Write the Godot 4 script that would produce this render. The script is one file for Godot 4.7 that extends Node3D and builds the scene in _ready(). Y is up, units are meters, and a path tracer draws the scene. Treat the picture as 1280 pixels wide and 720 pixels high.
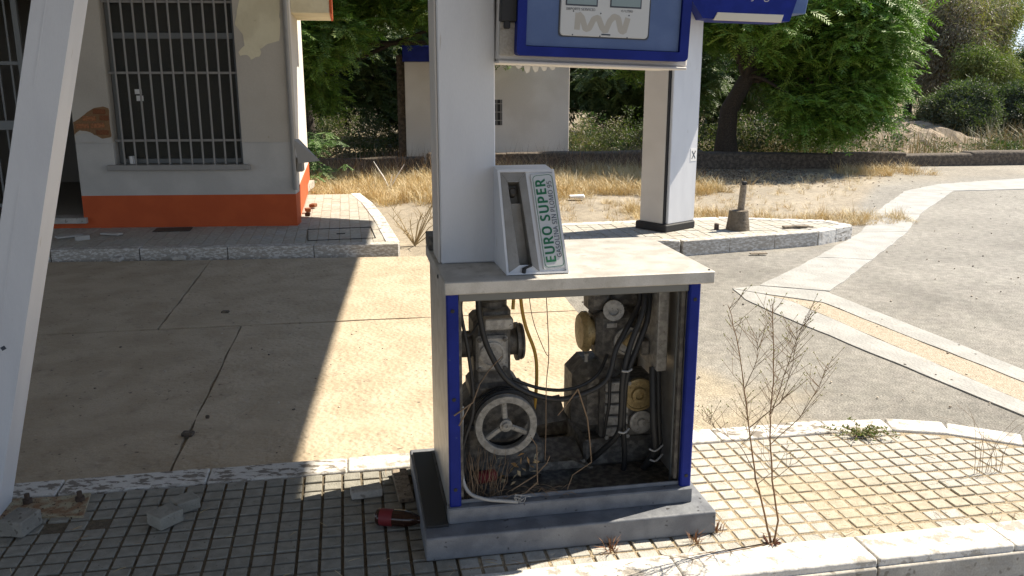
extends Node3D
# Abandoned petrol station. Station frame: u runs along the islands, w runs away from the camera.
var A := deg_to_rad(10.7)
var T := {}          # textures
var M := {}          # materials
var rng := RandomNumberGenerator.new()
var taken := {}
var nA := FastNoiseLite.new()

func P(u: float, y: float, w: float) -> Vector3:
	return Vector3(u * cos(A) - w * sin(A), y, -u * sin(A) - w * cos(A))
func XZ(u: float, w: float) -> Vector2:
	var p := P(u, 0, w)
	return Vector2(p.x, p.z)
func UW(x: float, z: float) -> Vector2:
	return Vector2(x * cos(A) - z * sin(A), -x * sin(A) - z * cos(A))

# ---------------------------------------------------------------- mesh builder
class MB:
	var v := PackedVector3Array()
	var n := PackedVector3Array()
	var c := PackedColorArray()
	var col := Color(1, 1, 1)
	func tri(a: Vector3, b: Vector3, d: Vector3, na: Vector3, nb: Vector3, nd: Vector3) -> void:
		if (b - a).cross(d - a).dot(na + nb + nd) > 0.0:
			v.append(a); v.append(d); v.append(b)
			n.append(na); n.append(nd); n.append(nb)
		else:
			v.append(a); v.append(b); v.append(d)
			n.append(na); n.append(nb); n.append(nd)
		c.append(col); c.append(col); c.append(col)
	func ftri(a: Vector3, b: Vector3, d: Vector3, out: Vector3) -> void:
		var k := (b - a).cross(d - a)
		if k.length_squared() < 1e-16: return
		k = k.normalized()
		if k.dot(out) < 0.0: k = -k
		tri(a, b, d, k, k, k)
	func quad(a: Vector3, b: Vector3, d: Vector3, e: Vector3, out: Vector3) -> void:
		ftri(a, b, d, out)
		ftri(a, d, e, out)
	# chamfered box
	func box(ce: Vector3, s: Vector3, bs := Basis(), bev := 0.0) -> void:
		var h := s * 0.5
		var b: float = min(bev, min(h.x, min(h.y, h.z)) * 0.9)
		for ax in 3:
			var a1 := (ax + 1) % 3
			var a2 := (ax + 2) % 3
			for sg in [-1.0, 1.0]:
				var q: Array[Vector3] = []
				for k in [[-1.0, -1.0], [1.0, -1.0], [1.0, 1.0], [-1.0, 1.0]]:
					var p := Vector3()
					p[ax] = h[ax] * sg
					p[a1] = (h[a1] - b) * k[0]
					p[a2] = (h[a2] - b) * k[1]
					q.append(ce + bs * p)
				var o := Vector3()
				o[ax] = sg
				quad(q[0], q[1], q[2], q[3], bs * o)
			if b > 0.0:
				for s1 in [-1.0, 1.0]:
					for s2 in [-1.0, 1.0]:
						var pa := Vector3(); var pb := Vector3(); var o2 := Vector3()
						pa[a1] = h[a1] * s1; pa[a2] = (h[a2] - b) * s2
						pb[a1] = (h[a1] - b) * s1; pb[a2] = h[a2] * s2
						o2[a1] = s1; o2[a2] = s2
						var e1 := Vector3(); e1[ax] = h[ax] - b
						quad(ce + bs * (pa - e1), ce + bs * (pa + e1), ce + bs * (pb + e1), ce + bs * (pb - e1), bs * o2)
		if b > 0.0:
			for sx in [-1.0, 1.0]:
				for sy in [-1.0, 1.0]:
					for sz in [-1.0, 1.0]:
						ftri(ce + bs * Vector3(h.x * sx, (h.y - b) * sy, (h.z - b) * sz), ce + bs * Vector3((h.x - b) * sx, h.y * sy, (h.z - b) * sz), ce + bs * Vector3((h.x - b) * sx, (h.y - b) * sy, h.z * sz), bs * Vector3(sx, sy, sz))
	# box given by two corners
	func bx(a: Vector3, b: Vector3, bev := 0.0) -> void:
		box((a + b) * 0.5, (b - a).abs(), Basis(), bev)
	# worn block: rounded, uneven
	func rough(xf: Transform3D, s: Vector3, seg: Vector3i, r: float, amp: float, nz: FastNoiseLite, skip_bottom := true) -> void:
		var h := s * 0.5
		var sgm := [seg.x, seg.y, seg.z]
		for ax in 3:
			var a1 := (ax + 1) % 3
			var a2 := (ax + 2) % 3
			for sg in [-1.0, 1.0]:
				if skip_bottom and ax == 1 and sg < 0.0: continue
				var n1: int = sgm[a1]
				var n2: int = sgm[a2]
				var pts: Array[Vector3] = []
				var nor: Array[Vector3] = []
				for i in n1 + 1:
					for j in n2 + 1:
						var p := Vector3()
						p[ax] = h[ax] * sg
						p[a1] = _edge(i, n1, h[a1], r)
						p[a2] = _edge(j, n2, h[a2], r)
						var inn := p.clamp(-(h - Vector3(r, r, r)), h - Vector3(r, r, r))
						var d := (p - inn).normalized()
						p = inn + d * r
						var wp := xf * p
						p += d * nz.get_noise_3dv(wp * 9.0) * amp + d * nz.get_noise_3dv(wp * 38.0) * amp * 0.5
						pts.append(xf * p)
						nor.append((xf.basis * d).normalized())
				for i in n1:
					for j in n2:
						var k := i * (n2 + 1) + j
						tri(pts[k], pts[k + 1], pts[k + n2 + 2], nor[k], nor[k + 1], nor[k + n2 + 2])
						tri(pts[k], pts[k + n2 + 2], pts[k + n2 + 1], nor[k], nor[k + n2 + 2], nor[k + n2 + 1])
	func _edge(i: int, m: int, h: float, r: float) -> float:
		if m < 3: return -h + 2.0 * h * i / m
		if i == 0: return -h
		if i == m: return h
		return -(h - r) + 2.0 * (h - r) * (i - 1) / (m - 2)
	func tube(pts: Array, rad: Array, seg := 7, cap := true) -> void:
		var cnt := pts.size()
		var rings: Array = []
		var dirs: Array = []
		var up := Vector3(0.31, 0.9, 0.22)
		for i in cnt:
			var t: Vector3 = (pts[min(i + 1, cnt - 1)] - pts[max(i - 1, 0)]).normalized()
			if abs(t.dot(up.normalized())) > 0.97: up = Vector3(0.9, 0.1, 0.4)
			var s := t.cross(up).normalized()
			var b := s.cross(t).normalized()
			up = b
			var ring: Array = []
			var dr: Array = []
			for k in seg:
				var an := TAU * k / seg
				var d := s * cos(an) + b * sin(an)
				dr.append(d)
				ring.append(pts[i] + d * rad[i])
			rings.append(ring); dirs.append(dr)
		for i in cnt - 1:
			for k in seg:
				var k2 := (k + 1) % seg
				tri(rings[i][k], rings[i + 1][k], rings[i + 1][k2], dirs[i][k], dirs[i + 1][k], dirs[i + 1][k2])
				tri(rings[i][k], rings[i + 1][k2], rings[i][k2], dirs[i][k], dirs[i + 1][k2], dirs[i][k2])
		if cap:
			for e in [0, cnt - 1]:
				var o: Vector3 = (pts[0] - pts[1]) if e == 0 else (pts[cnt - 1] - pts[cnt - 2])
				for k in seg:
					ftri(pts[e], rings[e][k], rings[e][(k + 1) % seg], o)
	# profile: list of Vector2(radius, height) along axis; sharp edges
	func lathe(prof: Array, org: Vector3, axis: Vector3, seg := 24) -> void:
		var t := axis.normalized()
		var s := t.cross(Vector3(0.1, 0.3, 0.9) if abs(t.y) > 0.5 else Vector3.UP).normalized()
		var b := s.cross(t)
		for i in prof.size() - 1:
			var p0: Vector2 = prof[i]
			var p1: Vector2 = prof[i + 1]
			var dd := p1 - p0
			var nr := Vector2(dd.y, -dd.x).normalized()
			for k in seg:
				var a0 := TAU * k / seg
				var a1 := TAU * (k + 1) / seg
				var d0 := s * cos(a0) + b * sin(a0)
				var d1 := s * cos(a1) + b * sin(a1)
				var q0 := org + d0 * p0.x + t * p0.y
				var q1 := org + d1 * p0.x + t * p0.y
				var q2 := org + d1 * p1.x + t * p1.y
				var q3 := org + d0 * p1.x + t * p1.y
				var m0 := d0 * nr.x + t * nr.y
				var m1 := d1 * nr.x + t * nr.y
				if p1.x > 1e-5: tri(q0, q2, q3, m0, m1, m0)
				if p0.x > 1e-5: tri(q0, q1, q2, m0, m1, m1)
	# polygon in the xy plane of xf, extruded from z0 to z1, chamfer on the z1 side
	func prism(poly: PackedVector2Array, xf: Transform3D, z0: float, z1: float, bev := 0.0, back := true) -> void:
		var top := poly
		if bev > 0.0:
			var off := Geometry2D.offset_polygon(poly, -bev, Geometry2D.JOIN_MITER)
			if off.size() == 1 and off[0].size() == poly.size():
				var o: PackedVector2Array = off[0]
				var best := 0
				var bd := 1e9
				for k in o.size():
					if o[k].distance_to(poly[0]) < bd:
						bd = o[k].distance_to(poly[0]); best = k
				var same := Geometry2D.is_polygon_clockwise(o) == Geometry2D.is_polygon_clockwise(poly)
				top = PackedVector2Array()
				for k in o.size():
					top.append(o[(best + (k if same else -k) + o.size() * 2) % o.size()])
			else:
				bev = 0.0
		var zc := z1 - bev * signf(z1 - z0)
		var idx := Geometry2D.triangulate_polygon(top)
		var oz := xf.basis * Vector3(0, 0, signf(z1 - z0))
		for k in range(0, idx.size(), 3):
			ftri(xf * Vector3(top[idx[k]].x, top[idx[k]].y, z1), xf * Vector3(top[idx[k + 1]].x, top[idx[k + 1]].y, z1), xf * Vector3(top[idx[k + 2]].x, top[idx[k + 2]].y, z1), oz)
		if back:
			idx = Geometry2D.triangulate_polygon(poly)
			for k in range(0, idx.size(), 3):
				ftri(xf * Vector3(poly[idx[k]].x, poly[idx[k]].y, z0), xf * Vector3(poly[idx[k + 1]].x, poly[idx[k + 1]].y, z0), xf * Vector3(poly[idx[k + 2]].x, poly[idx[k + 2]].y, z0), -oz)
		var cw := 1.0 if Geometry2D.is_polygon_clockwise(poly) else -1.0
		var m := poly.size()
		for k in m:
			var a := poly[k]
			var b := poly[(k + 1) % m]
			var e := b - a
			var o3 := xf.basis * Vector3(-e.y * cw, e.x * cw, 0)
			quad(xf * Vector3(a.x, a.y, z0), xf * Vector3(b.x, b.y, z0), xf * Vector3(b.x, b.y, zc), xf * Vector3(a.x, a.y, zc), o3)
			if bev > 0.0:
				var a2 := top[k]
				var b2 := top[(k + 1) % m]
				quad(xf * Vector3(a.x, a.y, zc), xf * Vector3(b.x, b.y, zc), xf * Vector3(b2.x, b2.y, z1), xf * Vector3(a2.x, a2.y, z1), o3.normalized() + oz)
	func mesh() -> ArrayMesh:
		var arr := []
		arr.resize(Mesh.ARRAY_MAX)
		arr[Mesh.ARRAY_VERTEX] = v
		arr[Mesh.ARRAY_NORMAL] = n
		arr[Mesh.ARRAY_COLOR] = c
		var am := ArrayMesh.new()
		am.add_surface_from_arrays(Mesh.PRIMITIVE_TRIANGLES, arr)
		return am

# transform whose local xy plane is the ground (x -> world x, y -> world z) and local z is up
func ground_xf(y: float) -> Transform3D:
	return Transform3D(Basis(Vector3(1, 0, 0), Vector3(0, 0, 1), Vector3(0, 1, 0)), Vector3(0, y, 0))
func uwpoly(a: Array) -> PackedVector2Array:
	var r := PackedVector2Array()
	for q in a: r.append(XZ(q[0], q[1]))
	return r

# ---------------------------------------------------------------- nodes
func numbered(nm: String) -> String:
	if not taken.has(nm):
		taken[nm] = 0
		return nm
	taken[nm] += 1
	return "%s_%03d" % [nm, taken[nm]]
func tag(o: Node, label: String, category: String, group := "", kind := "") -> void:
	o.set_meta("label", label)
	if category != "": o.set_meta("category", category)
	if group != "": o.set_meta("group", group)
	if kind != "": o.set_meta("kind", kind)
func thing(nm: String, label: String, category: String, at: Vector3, turn := 0.0, group := "") -> Node3D:
	var o := Node3D.new()
	o.name = numbered(nm)
	add_child(o)
	o.position = at
	o.rotation.y = turn
	tag(o, label, category, group)
	return o
func obj(nm: String, mb: MB, m: Material, parent: Node = self) -> MeshInstance3D:
	return inst(nm, mb.mesh(), m, parent)
func inst(nm: String, me: Mesh, m: Material, parent: Node = self) -> MeshInstance3D:
	var o := MeshInstance3D.new()
	o.mesh = me
	if m: o.material_override = m
	o.name = numbered(nm) if parent == self else nm
	parent.add_child(o, true)
	return o
func struct(nm: String, label: String) -> Node3D:
	var o := Node3D.new()
	o.name = numbered(nm)
	add_child(o)
	tag(o, label, "", "", "structure")
	return o
func scatter(nm: String, me: Mesh, m: Material, xfs: Array, cols: Array, parent: Node = self) -> MultiMeshInstance3D:
	var mm := MultiMesh.new()
	mm.transform_format = MultiMesh.TRANSFORM_3D
	mm.use_colors = true
	mm.mesh = me
	mm.instance_count = xfs.size()
	for i in xfs.size():
		mm.set_instance_transform(i, xfs[i])
		mm.set_instance_color(i, cols[i])
	var o := MultiMeshInstance3D.new()
	o.multimesh = mm
	o.material_override = m
	o.name = numbered(nm) if parent == self else nm
	parent.add_child(o, true)
	return o

# ---------------------------------------------------------------- textures
func nz(sd: int, fr: float, oc: int, size: int, type := FastNoiseLite.TYPE_SIMPLEX_SMOOTH) -> PackedByteArray:
	var f := FastNoiseLite.new()
	f.seed = sd
	f.frequency = fr
	f.noise_type = type
	f.fractal_octaves = oc
	if oc < 2: f.fractal_type = FastNoiseLite.FRACTAL_NONE
	return f.get_seamless_image(size, size, false, false, 0.12, true).get_data()
func nzw(sd: int, fr: float, oc: int, size: int, amp: float) -> PackedByteArray:
	# warped noise: torn, flaky outlines
	var f := FastNoiseLite.new()
	f.seed = sd
	f.frequency = fr
	f.fractal_octaves = oc
	f.fractal_gain = 0.6
	f.domain_warp_enabled = true
	f.domain_warp_amplitude = amp
	f.domain_warp_frequency = fr * 1.7
	f.domain_warp_fractal_octaves = 4
	return f.get_seamless_image(size, size, false, false, 0.12, true).get_data()
func mix3(a: Color, b: Color, t: float) -> Color:
	return a.lerp(b, clampf(t, 0.0, 1.0))
func sst(a: float, b: float, x: float) -> float:
	return smoothstep(a, b, x)
func maketex(size: int, f: Callable) -> ImageTexture:
	var d := PackedByteArray()
	d.resize(size * size * 3)
	for i in size * size:
		var c: Color = f.call(i)
		d[i * 3] = clampi(int(c.r * 255.0), 0, 255)
		d[i * 3 + 1] = clampi(int(c.g * 255.0), 0, 255)
		d[i * 3 + 2] = clampi(int(c.b * 255.0), 0, 255)
	var im := Image.create_from_data(size, size, false, Image.FORMAT_RGB8, d)
	im.generate_mipmaps()
	return ImageTexture.create_from_image(im)
func normtex(sd: int, fr: float, oc: int, size: int, st: float) -> ImageTexture:
	var f := FastNoiseLite.new()
	f.seed = sd
	f.frequency = fr
	f.fractal_octaves = oc
	var im := f.get_seamless_image(size, size, false, false, 0.12, true)
	im.convert(Image.FORMAT_RGBA8)
	im.bump_map_to_normal_map(st)
	im.generate_mipmaps()
	return ImageTexture.create_from_image(im)
# two-tone surface with coarse blotches, fine grain, specks
func speckle(sd: int, size: int, a: Color, b: Color, fa: float, grain: float, fg: float, spot: Color, thr: float, fs: float) -> ImageTexture:
	var n1 := nz(sd, fa, 4, size)
	var n2 := nz(sd + 1, fg, 2, size)
	var n3 := nz(sd + 2, fs, 2, size)
	return maketex(size, func(i: int) -> Color:
		var c := mix3(a, b, sst(0.25, 0.75, n1[i] / 255.0))
		var g := 1.0 + (n2[i] / 255.0 - 0.5) * grain
		c = Color(c.r * g, c.g * g, c.b * g)
		return mix3(c, spot, sst(thr, thr + 0.05, n3[i] / 255.0)))
func mat(tex: Texture2D, scale: float, rough: float, nrm: Texture2D = null, ns := 0.5, metal := 0.0, tint := Color(1, 1, 1)) -> StandardMaterial3D:
	var m := StandardMaterial3D.new()
	m.albedo_color = tint
	m.albedo_texture = tex
	m.roughness = rough
	m.metallic = metal
	m.uv1_triplanar = true
	m.uv1_world_triplanar = true
	m.uv1_scale = Vector3.ONE / scale
	m.vertex_color_use_as_albedo = true
	if nrm:
		m.normal_enabled = true
		m.normal_texture = nrm
		m.normal_scale = ns
	return m
func lin(r: float, g: float, b: float) -> Color:
	return Color(r, g, b).linear_to_srgb()
func flat(c: Color, rough := 0.7, metal := 0.0) -> StandardMaterial3D:
	var m := StandardMaterial3D.new()
	m.albedo_color = c
	m.roughness = rough
	m.metallic = metal
	return m

func make_materials() -> void:
	T.grain = normtex(5, 0.12, 3, 512, 6.0)
	T.lump = normtex(6, 0.03, 4, 512, 5.0)
	# concrete road slabs, beige
	var s := 1024
	var c1 := nz(11, 0.006, 5, s); var c2 := nz(12, 0.22, 2, s); var c3 := nz(13, 0.055, 3, s); var c4 := nz(14, 0.018, 4, s); var c5 := nz(16, 0.35, 1, s)
	var ca := lin(0.425, 0.345, 0.24); var cb := lin(0.50, 0.415, 0.30); var pit := lin(0.12, 0.095, 0.07); var oil := lin(0.26, 0.21, 0.16)
	T.slab = maketex(s, func(i: int) -> Color:
		var c := mix3(ca, cb, sst(0.2, 0.8, c1[i] / 255.0))
		c = mix3(c, oil, sst(0.6, 0.95, c4[i] / 255.0) * 0.28)
		var g := 1.0 + (c2[i] / 255.0 - 0.5) * 0.12
		c = Color(c.r * g, c.g * g, c.b * g)
		var pk := sst(0.80, 0.84, c3[i] / 255.0) * sst(0.42, 0.6, c4[i] / 255.0)
		pk = maxf(pk, sst(0.90, 0.94, c5[i] / 255.0) * 0.6 * sst(0.4, 0.6, c1[i] / 255.0))
		return mix3(c, pit, pk * 0.85))
	M.slab = mat(T.slab, 2.6, 0.9, T.grain, 0.25)
	# grain that carries vertex colours on the ground
	var g1 := nz(21, 0.30, 1, 512); var g2 := nz(22, 0.13, 2, 512); var g3 := nz(23, 0.02, 3, 512)
	T.grit = maketex(512, func(i: int) -> Color:
		var k := 0.80 + (g1[i] / 255.0 - 0.5) * 0.34 + (g2[i] / 255.0 - 0.5) * 0.30 + (g3[i] / 255.0 - 0.5) * 0.16
		return Color(k, k, k * 0.985))
	M.ground = mat(T.grit, 0.95, 0.95, T.grain, 0.28)
	# peeling white kerb paint
	var k1 := nz(31, 0.008, 4, 512); var k2 := nzw(32, 0.022, 6, 512, 28.0); var k3 := nz(33, 0.25, 2, 512)
	var kw := lin(0.66, 0.64, 0.60); var kw2 := lin(0.55, 0.53, 0.49); var kd := lin(0.36, 0.33, 0.285); var kd2 := lin(0.21, 0.185, 0.155)
	T.kerb = maketex(512, func(i: int) -> Color:
		var c := mix3(kw, kw2, k1[i] / 255.0)
		var e := k2[i] / 255.0 * 0.7 + k1[i] / 255.0 * 0.3
		c = mix3(c, kd2, sst(0.535, 0.56, e))
		var g := 1.0 + (k3[i] / 255.0 - 0.5) * 0.16
		return Color(c.r * g, c.g * g, c.b * g))
	T.kerb_clean = maketex(512, func(i: int) -> Color:
		var c := mix3(kw, kw2, k1[i] / 255.0)
		var e := k2[i] / 255.0 * 0.75 + k1[i] / 255.0 * 0.25
		c = mix3(c, kd, sst(0.61, 0.63, e))
		var g := 1.0 + (k3[i] / 255.0 - 0.5) * 0.14
		return Color(c.r * g, c.g * g, c.b * g))
	T.kerb_worn = maketex(512, func(i: int) -> Color:
		var c := mix3(kw, kw2, k1[i] / 255.0)
		var e := k2[i] / 255.0 * 0.7 + k1[i] / 255.0 * 0.3
		c = mix3(c, kd, sst(0.42, 0.47, e))
		var g := 1.0 + (k3[i] / 255.0 - 0.5) * 0.2
		return Color(c.r * g, c.g * g, c.b * g))
	M.kerb = mat(T.kerb, 0.75, 0.9, T.lump, 0.5)
	M.kerb.uv1_scale = Vector3(1.3, 3.4, 3.0)
	M.kerb_clean = mat(T.kerb_clean, 1.1, 0.9, T.lump, 0.5)
	M.kerb_worn = mat(T.kerb_worn, 0.8, 0.92, T.lump, 0.6)
	M.kerb_worn.uv1_scale = Vector3(1.5, 3.8, 3.2)
	T.paver = speckle(41, 512, lin(0.365, 0.35, 0.312), lin(0.45, 0.432, 0.388), 0.02, 0.16, 0.3, lin(0.2, 0.17, 0.13), 0.84, 0.06)
	M.paver = mat(T.paver, 0.55, 0.88, T.grain, 0.3)
	T.joint = speckle(45, 512, lin(0.27, 0.22, 0.15), lin(0.37, 0.30, 0.20), 0.03, 0.4, 0.3, lin(0.12, 0.09, 0.06), 0.8, 0.08)
	M.joint = mat(T.joint, 0.5, 0.95, T.grain, 0.6)
	T.raw = speckle(51, 512, lin(0.34, 0.32, 0.285), lin(0.45, 0.425, 0.38), 0.015, 0.2, 0.3, lin(0.2, 0.18, 0.15), 0.76, 0.05)
	M.raw = mat(T.raw, 1.3, 0.92, T.lump, 0.4)
	T.strip = speckle(55, 512, lin(0.325, 0.32, 0.30), lin(0.385, 0.378, 0.355), 0.012, 0.1, 0.3, lin(0.36, 0.33, 0.28), 0.85, 0.05)
	M.strip = mat(T.strip, 1.7, 0.92, T.grain, 0.2)
	T.sand = speckle(58, 512, lin(0.44, 0.38, 0.295), lin(0.38, 0.32, 0.24), 0.03, 0.3, 0.3, lin(0.25, 0.2, 0.14), 0.74, 0.09)
	M.sand = mat(T.sand, 0.8, 0.95, T.grain, 0.6)
	# painted sheet metal, with grime specks
	T.white = speckle(61, 512, lin(0.60, 0.61, 0.635), lin(0.65, 0.66, 0.68), 0.008, 0.03, 0.25, lin(0.46, 0.44, 0.41), 0.92, 0.035)
	M.white = mat(T.white, 1.4, 0.42)
	M.white.uv1_scale = Vector3(1.6, 0.35, 1.6)
	T.cream = speckle(64, 512, lin(0.60, 0.565, 0.52), lin(0.65, 0.615, 0.57), 0.006, 0.03, 0.25, lin(0.45, 0.4, 0.34), 0.95, 0.05)
	M.cream = mat(T.cream, 1.2, 0.5)
	T.blue = speckle(67, 512, lin(0.006, 0.017, 0.17), lin(0.009, 0.022, 0.21), 0.01, 0.08, 0.25, lin(0.05, 0.07, 0.2), 0.93, 0.06)
	M.blue = mat(T.blue, 0.9, 0.5)
	M.blue.metallic_specular = 0.3
	T.blue_face = speckle(70, 512, lin(0.068, 0.118, 0.27), lin(0.085, 0.14, 0.30), 0.01, 0.06, 0.25, lin(0.06, 0.1, 0.3), 0.92, 0.03)
	M.blue_face = mat(T.blue_face, 0.7, 0.5)
	# stainless top, stained
	var t1 := nz(73, 0.012, 4, 512); var t2 := nz(74, 0.3, 2, 512); var t3 := nzw(75, 0.02, 5, 512, 20.0)
	var sa := lin(0.44, 0.42, 0.38); var sb := lin(0.56, 0.54, 0.50); var sd := lin(0.2, 0.175, 0.14)
	T.steel = maketex(512, func(i: int) -> Color:
		var c := mix3(sa, sb, sst(0.2, 0.8, t1[i] / 255.0))
		c = mix3(c, sd, sst(0.7, 0.95, t3[i] / 255.0) * 0.35)
		var g := 1.0 + (t2[i] / 255.0 - 0.5) * 0.1
		return Color(c.r * g, c.g * g, c.b * g))
	M.steel = mat(T.steel, 0.8, 0.55, T.grain, 0.05, 0.35)
	M.steel_panel = mat(T.steel, 0.6, 0.45, null, 0.0, 0.6)
	T.plinth = speckle(77, 512, lin(0.125, 0.133, 0.15), lin(0.185, 0.195, 0.21), 0.012, 0.16, 0.3, lin(0.03, 0.03, 0.032), 0.85, 0.04)
	M.plinth = mat(T.plinth, 0.7, 0.6, T.lump, 0.25)
	T.grease = speckle(80, 512, lin(0.075, 0.07, 0.064), lin(0.185, 0.172, 0.148), 0.02, 0.35, 0.2, lin(0.17, 0.14, 0.10), 0.90, 0.04)
	M.grease = mat(T.grease, 0.35, 0.6, T.lump, 0.5, 0.3)
	T.cast = speckle(83, 512, lin(0.26, 0.25, 0.23), lin(0.40, 0.385, 0.35), 0.02, 0.25, 0.2, lin(0.14, 0.12, 0.09), 0.84, 0.04)
	M.cast = mat(T.cast, 0.3, 0.55, T.lump, 0.4, 0.3)
	T.brass = speckle(86, 512, lin(0.27, 0.20, 0.09), lin(0.38, 0.29, 0.14), 0.03, 0.2, 0.2, lin(0.12, 0.08, 0.04), 0.75, 0.05)
	M.brass = mat(T.brass, 0.3, 0.5, T.lump, 0.3, 0.4)
	M.rubber = flat(lin(0.018, 0.018, 0.018), 0.55)
	M.black = flat(lin(0.02, 0.02, 0.021), 0.7)
	M.yellow_hose = flat(lin(0.42, 0.24, 0.03), 0.45)
	M.grey_cable = flat(lin(0.33, 0.33, 0.32), 0.6)
	# walls
	T.plaster = speckle(90, 512, lin(0.40, 0.36, 0.30), lin(0.46, 0.42, 0.355), 0.005, 0.05, 0.3, lin(0.3, 0.25, 0.19), 0.90, 0.03)
	M.plaster = mat(T.plaster, 3.0, 0.9, T.lump, 0.12)
	T.plaster_g = speckle(93, 512, lin(0.42, 0.40, 0.365), lin(0.47, 0.45, 0.41), 0.008, 0.05, 0.3, lin(0.3, 0.27, 0.23), 0.92, 0.04)
	M.plaster_grey = mat(T.plaster_g, 2.2, 0.9, T.lump, 0.12)
	M.plaster_under = mat(T.plaster_g, 1.2, 0.9, T.lump, 0.2, 0.0, lin(1.0, 0.97, 0.76))
	T.orange = speckle(96, 512, lin(0.46, 0.078, 0.016), lin(0.51, 0.092, 0.02), 0.006, 0.06, 0.3, lin(0.4, 0.1, 0.04), 0.93, 0.05)
	M.orange = mat(T.orange, 1.2, 0.8)
	T.brick = speckle(99, 512, lin(0.36, 0.15, 0.06), lin(0.24, 0.10, 0.045), 0.03, 0.3, 0.2, lin(0.42, 0.3, 0.2), 0.8, 0.05)
	M.brick = mat(T.brick, 0.4, 0.95, T.lump, 0.8)
	T.house = speckle(102, 512, lin(0.60, 0.555, 0.49), lin(0.68, 0.64, 0.58), 0.006, 0.05, 0.3, lin(0.5, 0.45, 0.38), 0.95, 0.012)
	M.house = mat(T.house, 4.0, 0.9)
	M.plaster_under.albedo_texture = T.house
	T.rust = speckle(105, 512, lin(0.36, 0.33, 0.23), lin(0.24, 0.14, 0.075), 0.012, 0.25, 0.2, lin(0.06, 0.035, 0.02), 0.72, 0.05)
	M.rust = mat(T.rust, 0.45, 0.85, T.lump, 0.6)
	M.iron = flat(lin(0.075, 0.05, 0.035), 0.8)
	M.bars = mat(T.cream, 0.8, 0.5, null, 0.0, 0.0, lin(0.42, 0.42, 0.41))
	M.frame = flat(lin(0.16, 0.165, 0.16), 0.5, 0.3)
	T.stone = speckle(108, 512, lin(0.075, 0.06, 0.046), lin(0.14, 0.112, 0.082), 0.02, 0.4, 0.2, lin(0.05, 0.04, 0.03), 0.7, 0.05)
	M.stone = mat(T.stone, 0.9, 0.95, T.lump, 1.0)
	T.bark = speckle(111, 512, lin(0.03, 0.024, 0.018), lin(0.065, 0.052, 0.04), 0.03, 0.4, 0.2, lin(0.03, 0.024, 0.018), 0.65, 0.06)
	M.bark = mat(T.bark, 0.5, 0.95, T.lump, 1.2)
	T.wood = speckle(114, 512, lin(0.30, 0.25, 0.19), lin(0.20, 0.16, 0.115), 0.03, 0.3, 0.25, lin(0.1, 0.08, 0.06), 0.74, 0.05)
	M.wood = mat(T.wood, 0.5, 0.9, T.lump, 0.6)
	M.dry = flat(lin(0.40, 0.30, 0.16), 0.9)
	M.dry.vertex_color_use_as_albedo = true
	M.stem = flat(lin(0.22, 0.15, 0.09), 0.85)
	M.stem.vertex_color_use_as_albedo = true
	M.leaf = leafmat(Color(0.60, 0.78, 0.22))
	M.straw = leafmat(Color(0.5, 0.42, 0.25))
	M.tint = flat(Color(1, 1, 1), 0.9)
	M.tint.vertex_color_use_as_albedo = true
	var gl := StandardMaterial3D.new()
	gl.transparency = BaseMaterial3D.TRANSPARENCY_ALPHA
	gl.albedo_color = Color(0.27, 0.265, 0.24, 0.75)
	gl.roughness = 0.3
	gl.metallic_specular = 0.2
	M.glass = gl
	var lc := flat(lin(0.20, 0.26, 0.26), 0.15)
	M.lcd = lc
	M.panel_white = flat(lin(0.56, 0.57, 0.57), 0.45)
	M.print_dark = flat(lin(0.05, 0.06, 0.08), 0.6)
	M.print_green = flat(lin(0.008, 0.135, 0.055), 0.5)
	M.smear = flat(lin(0.44, 0.42, 0.38), 0.8)
	M.room = flat(lin(0.42, 0.39, 0.34), 0.95)
	M.lampcover = flat(lin(0.62, 0.57, 0.46), 0.6)
	M.bottle = flat(lin(0.035, 0.015, 0.01), 0.08)
	M.red = flat(lin(0.17, 0.014, 0.018), 0.6)
	M.paper = flat(lin(0.75, 0.74, 0.72), 0.8)
func leafmat(bl: Color) -> StandardMaterial3D:
	var m := StandardMaterial3D.new()
	m.albedo_color = Color(1, 1, 1)
	m.roughness = 0.55
	m.vertex_color_use_as_albedo = true
	m.backlight_enabled = true
	m.backlight = bl
	m.cull_mode = BaseMaterial3D.CULL_DISABLED
	return m

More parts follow.
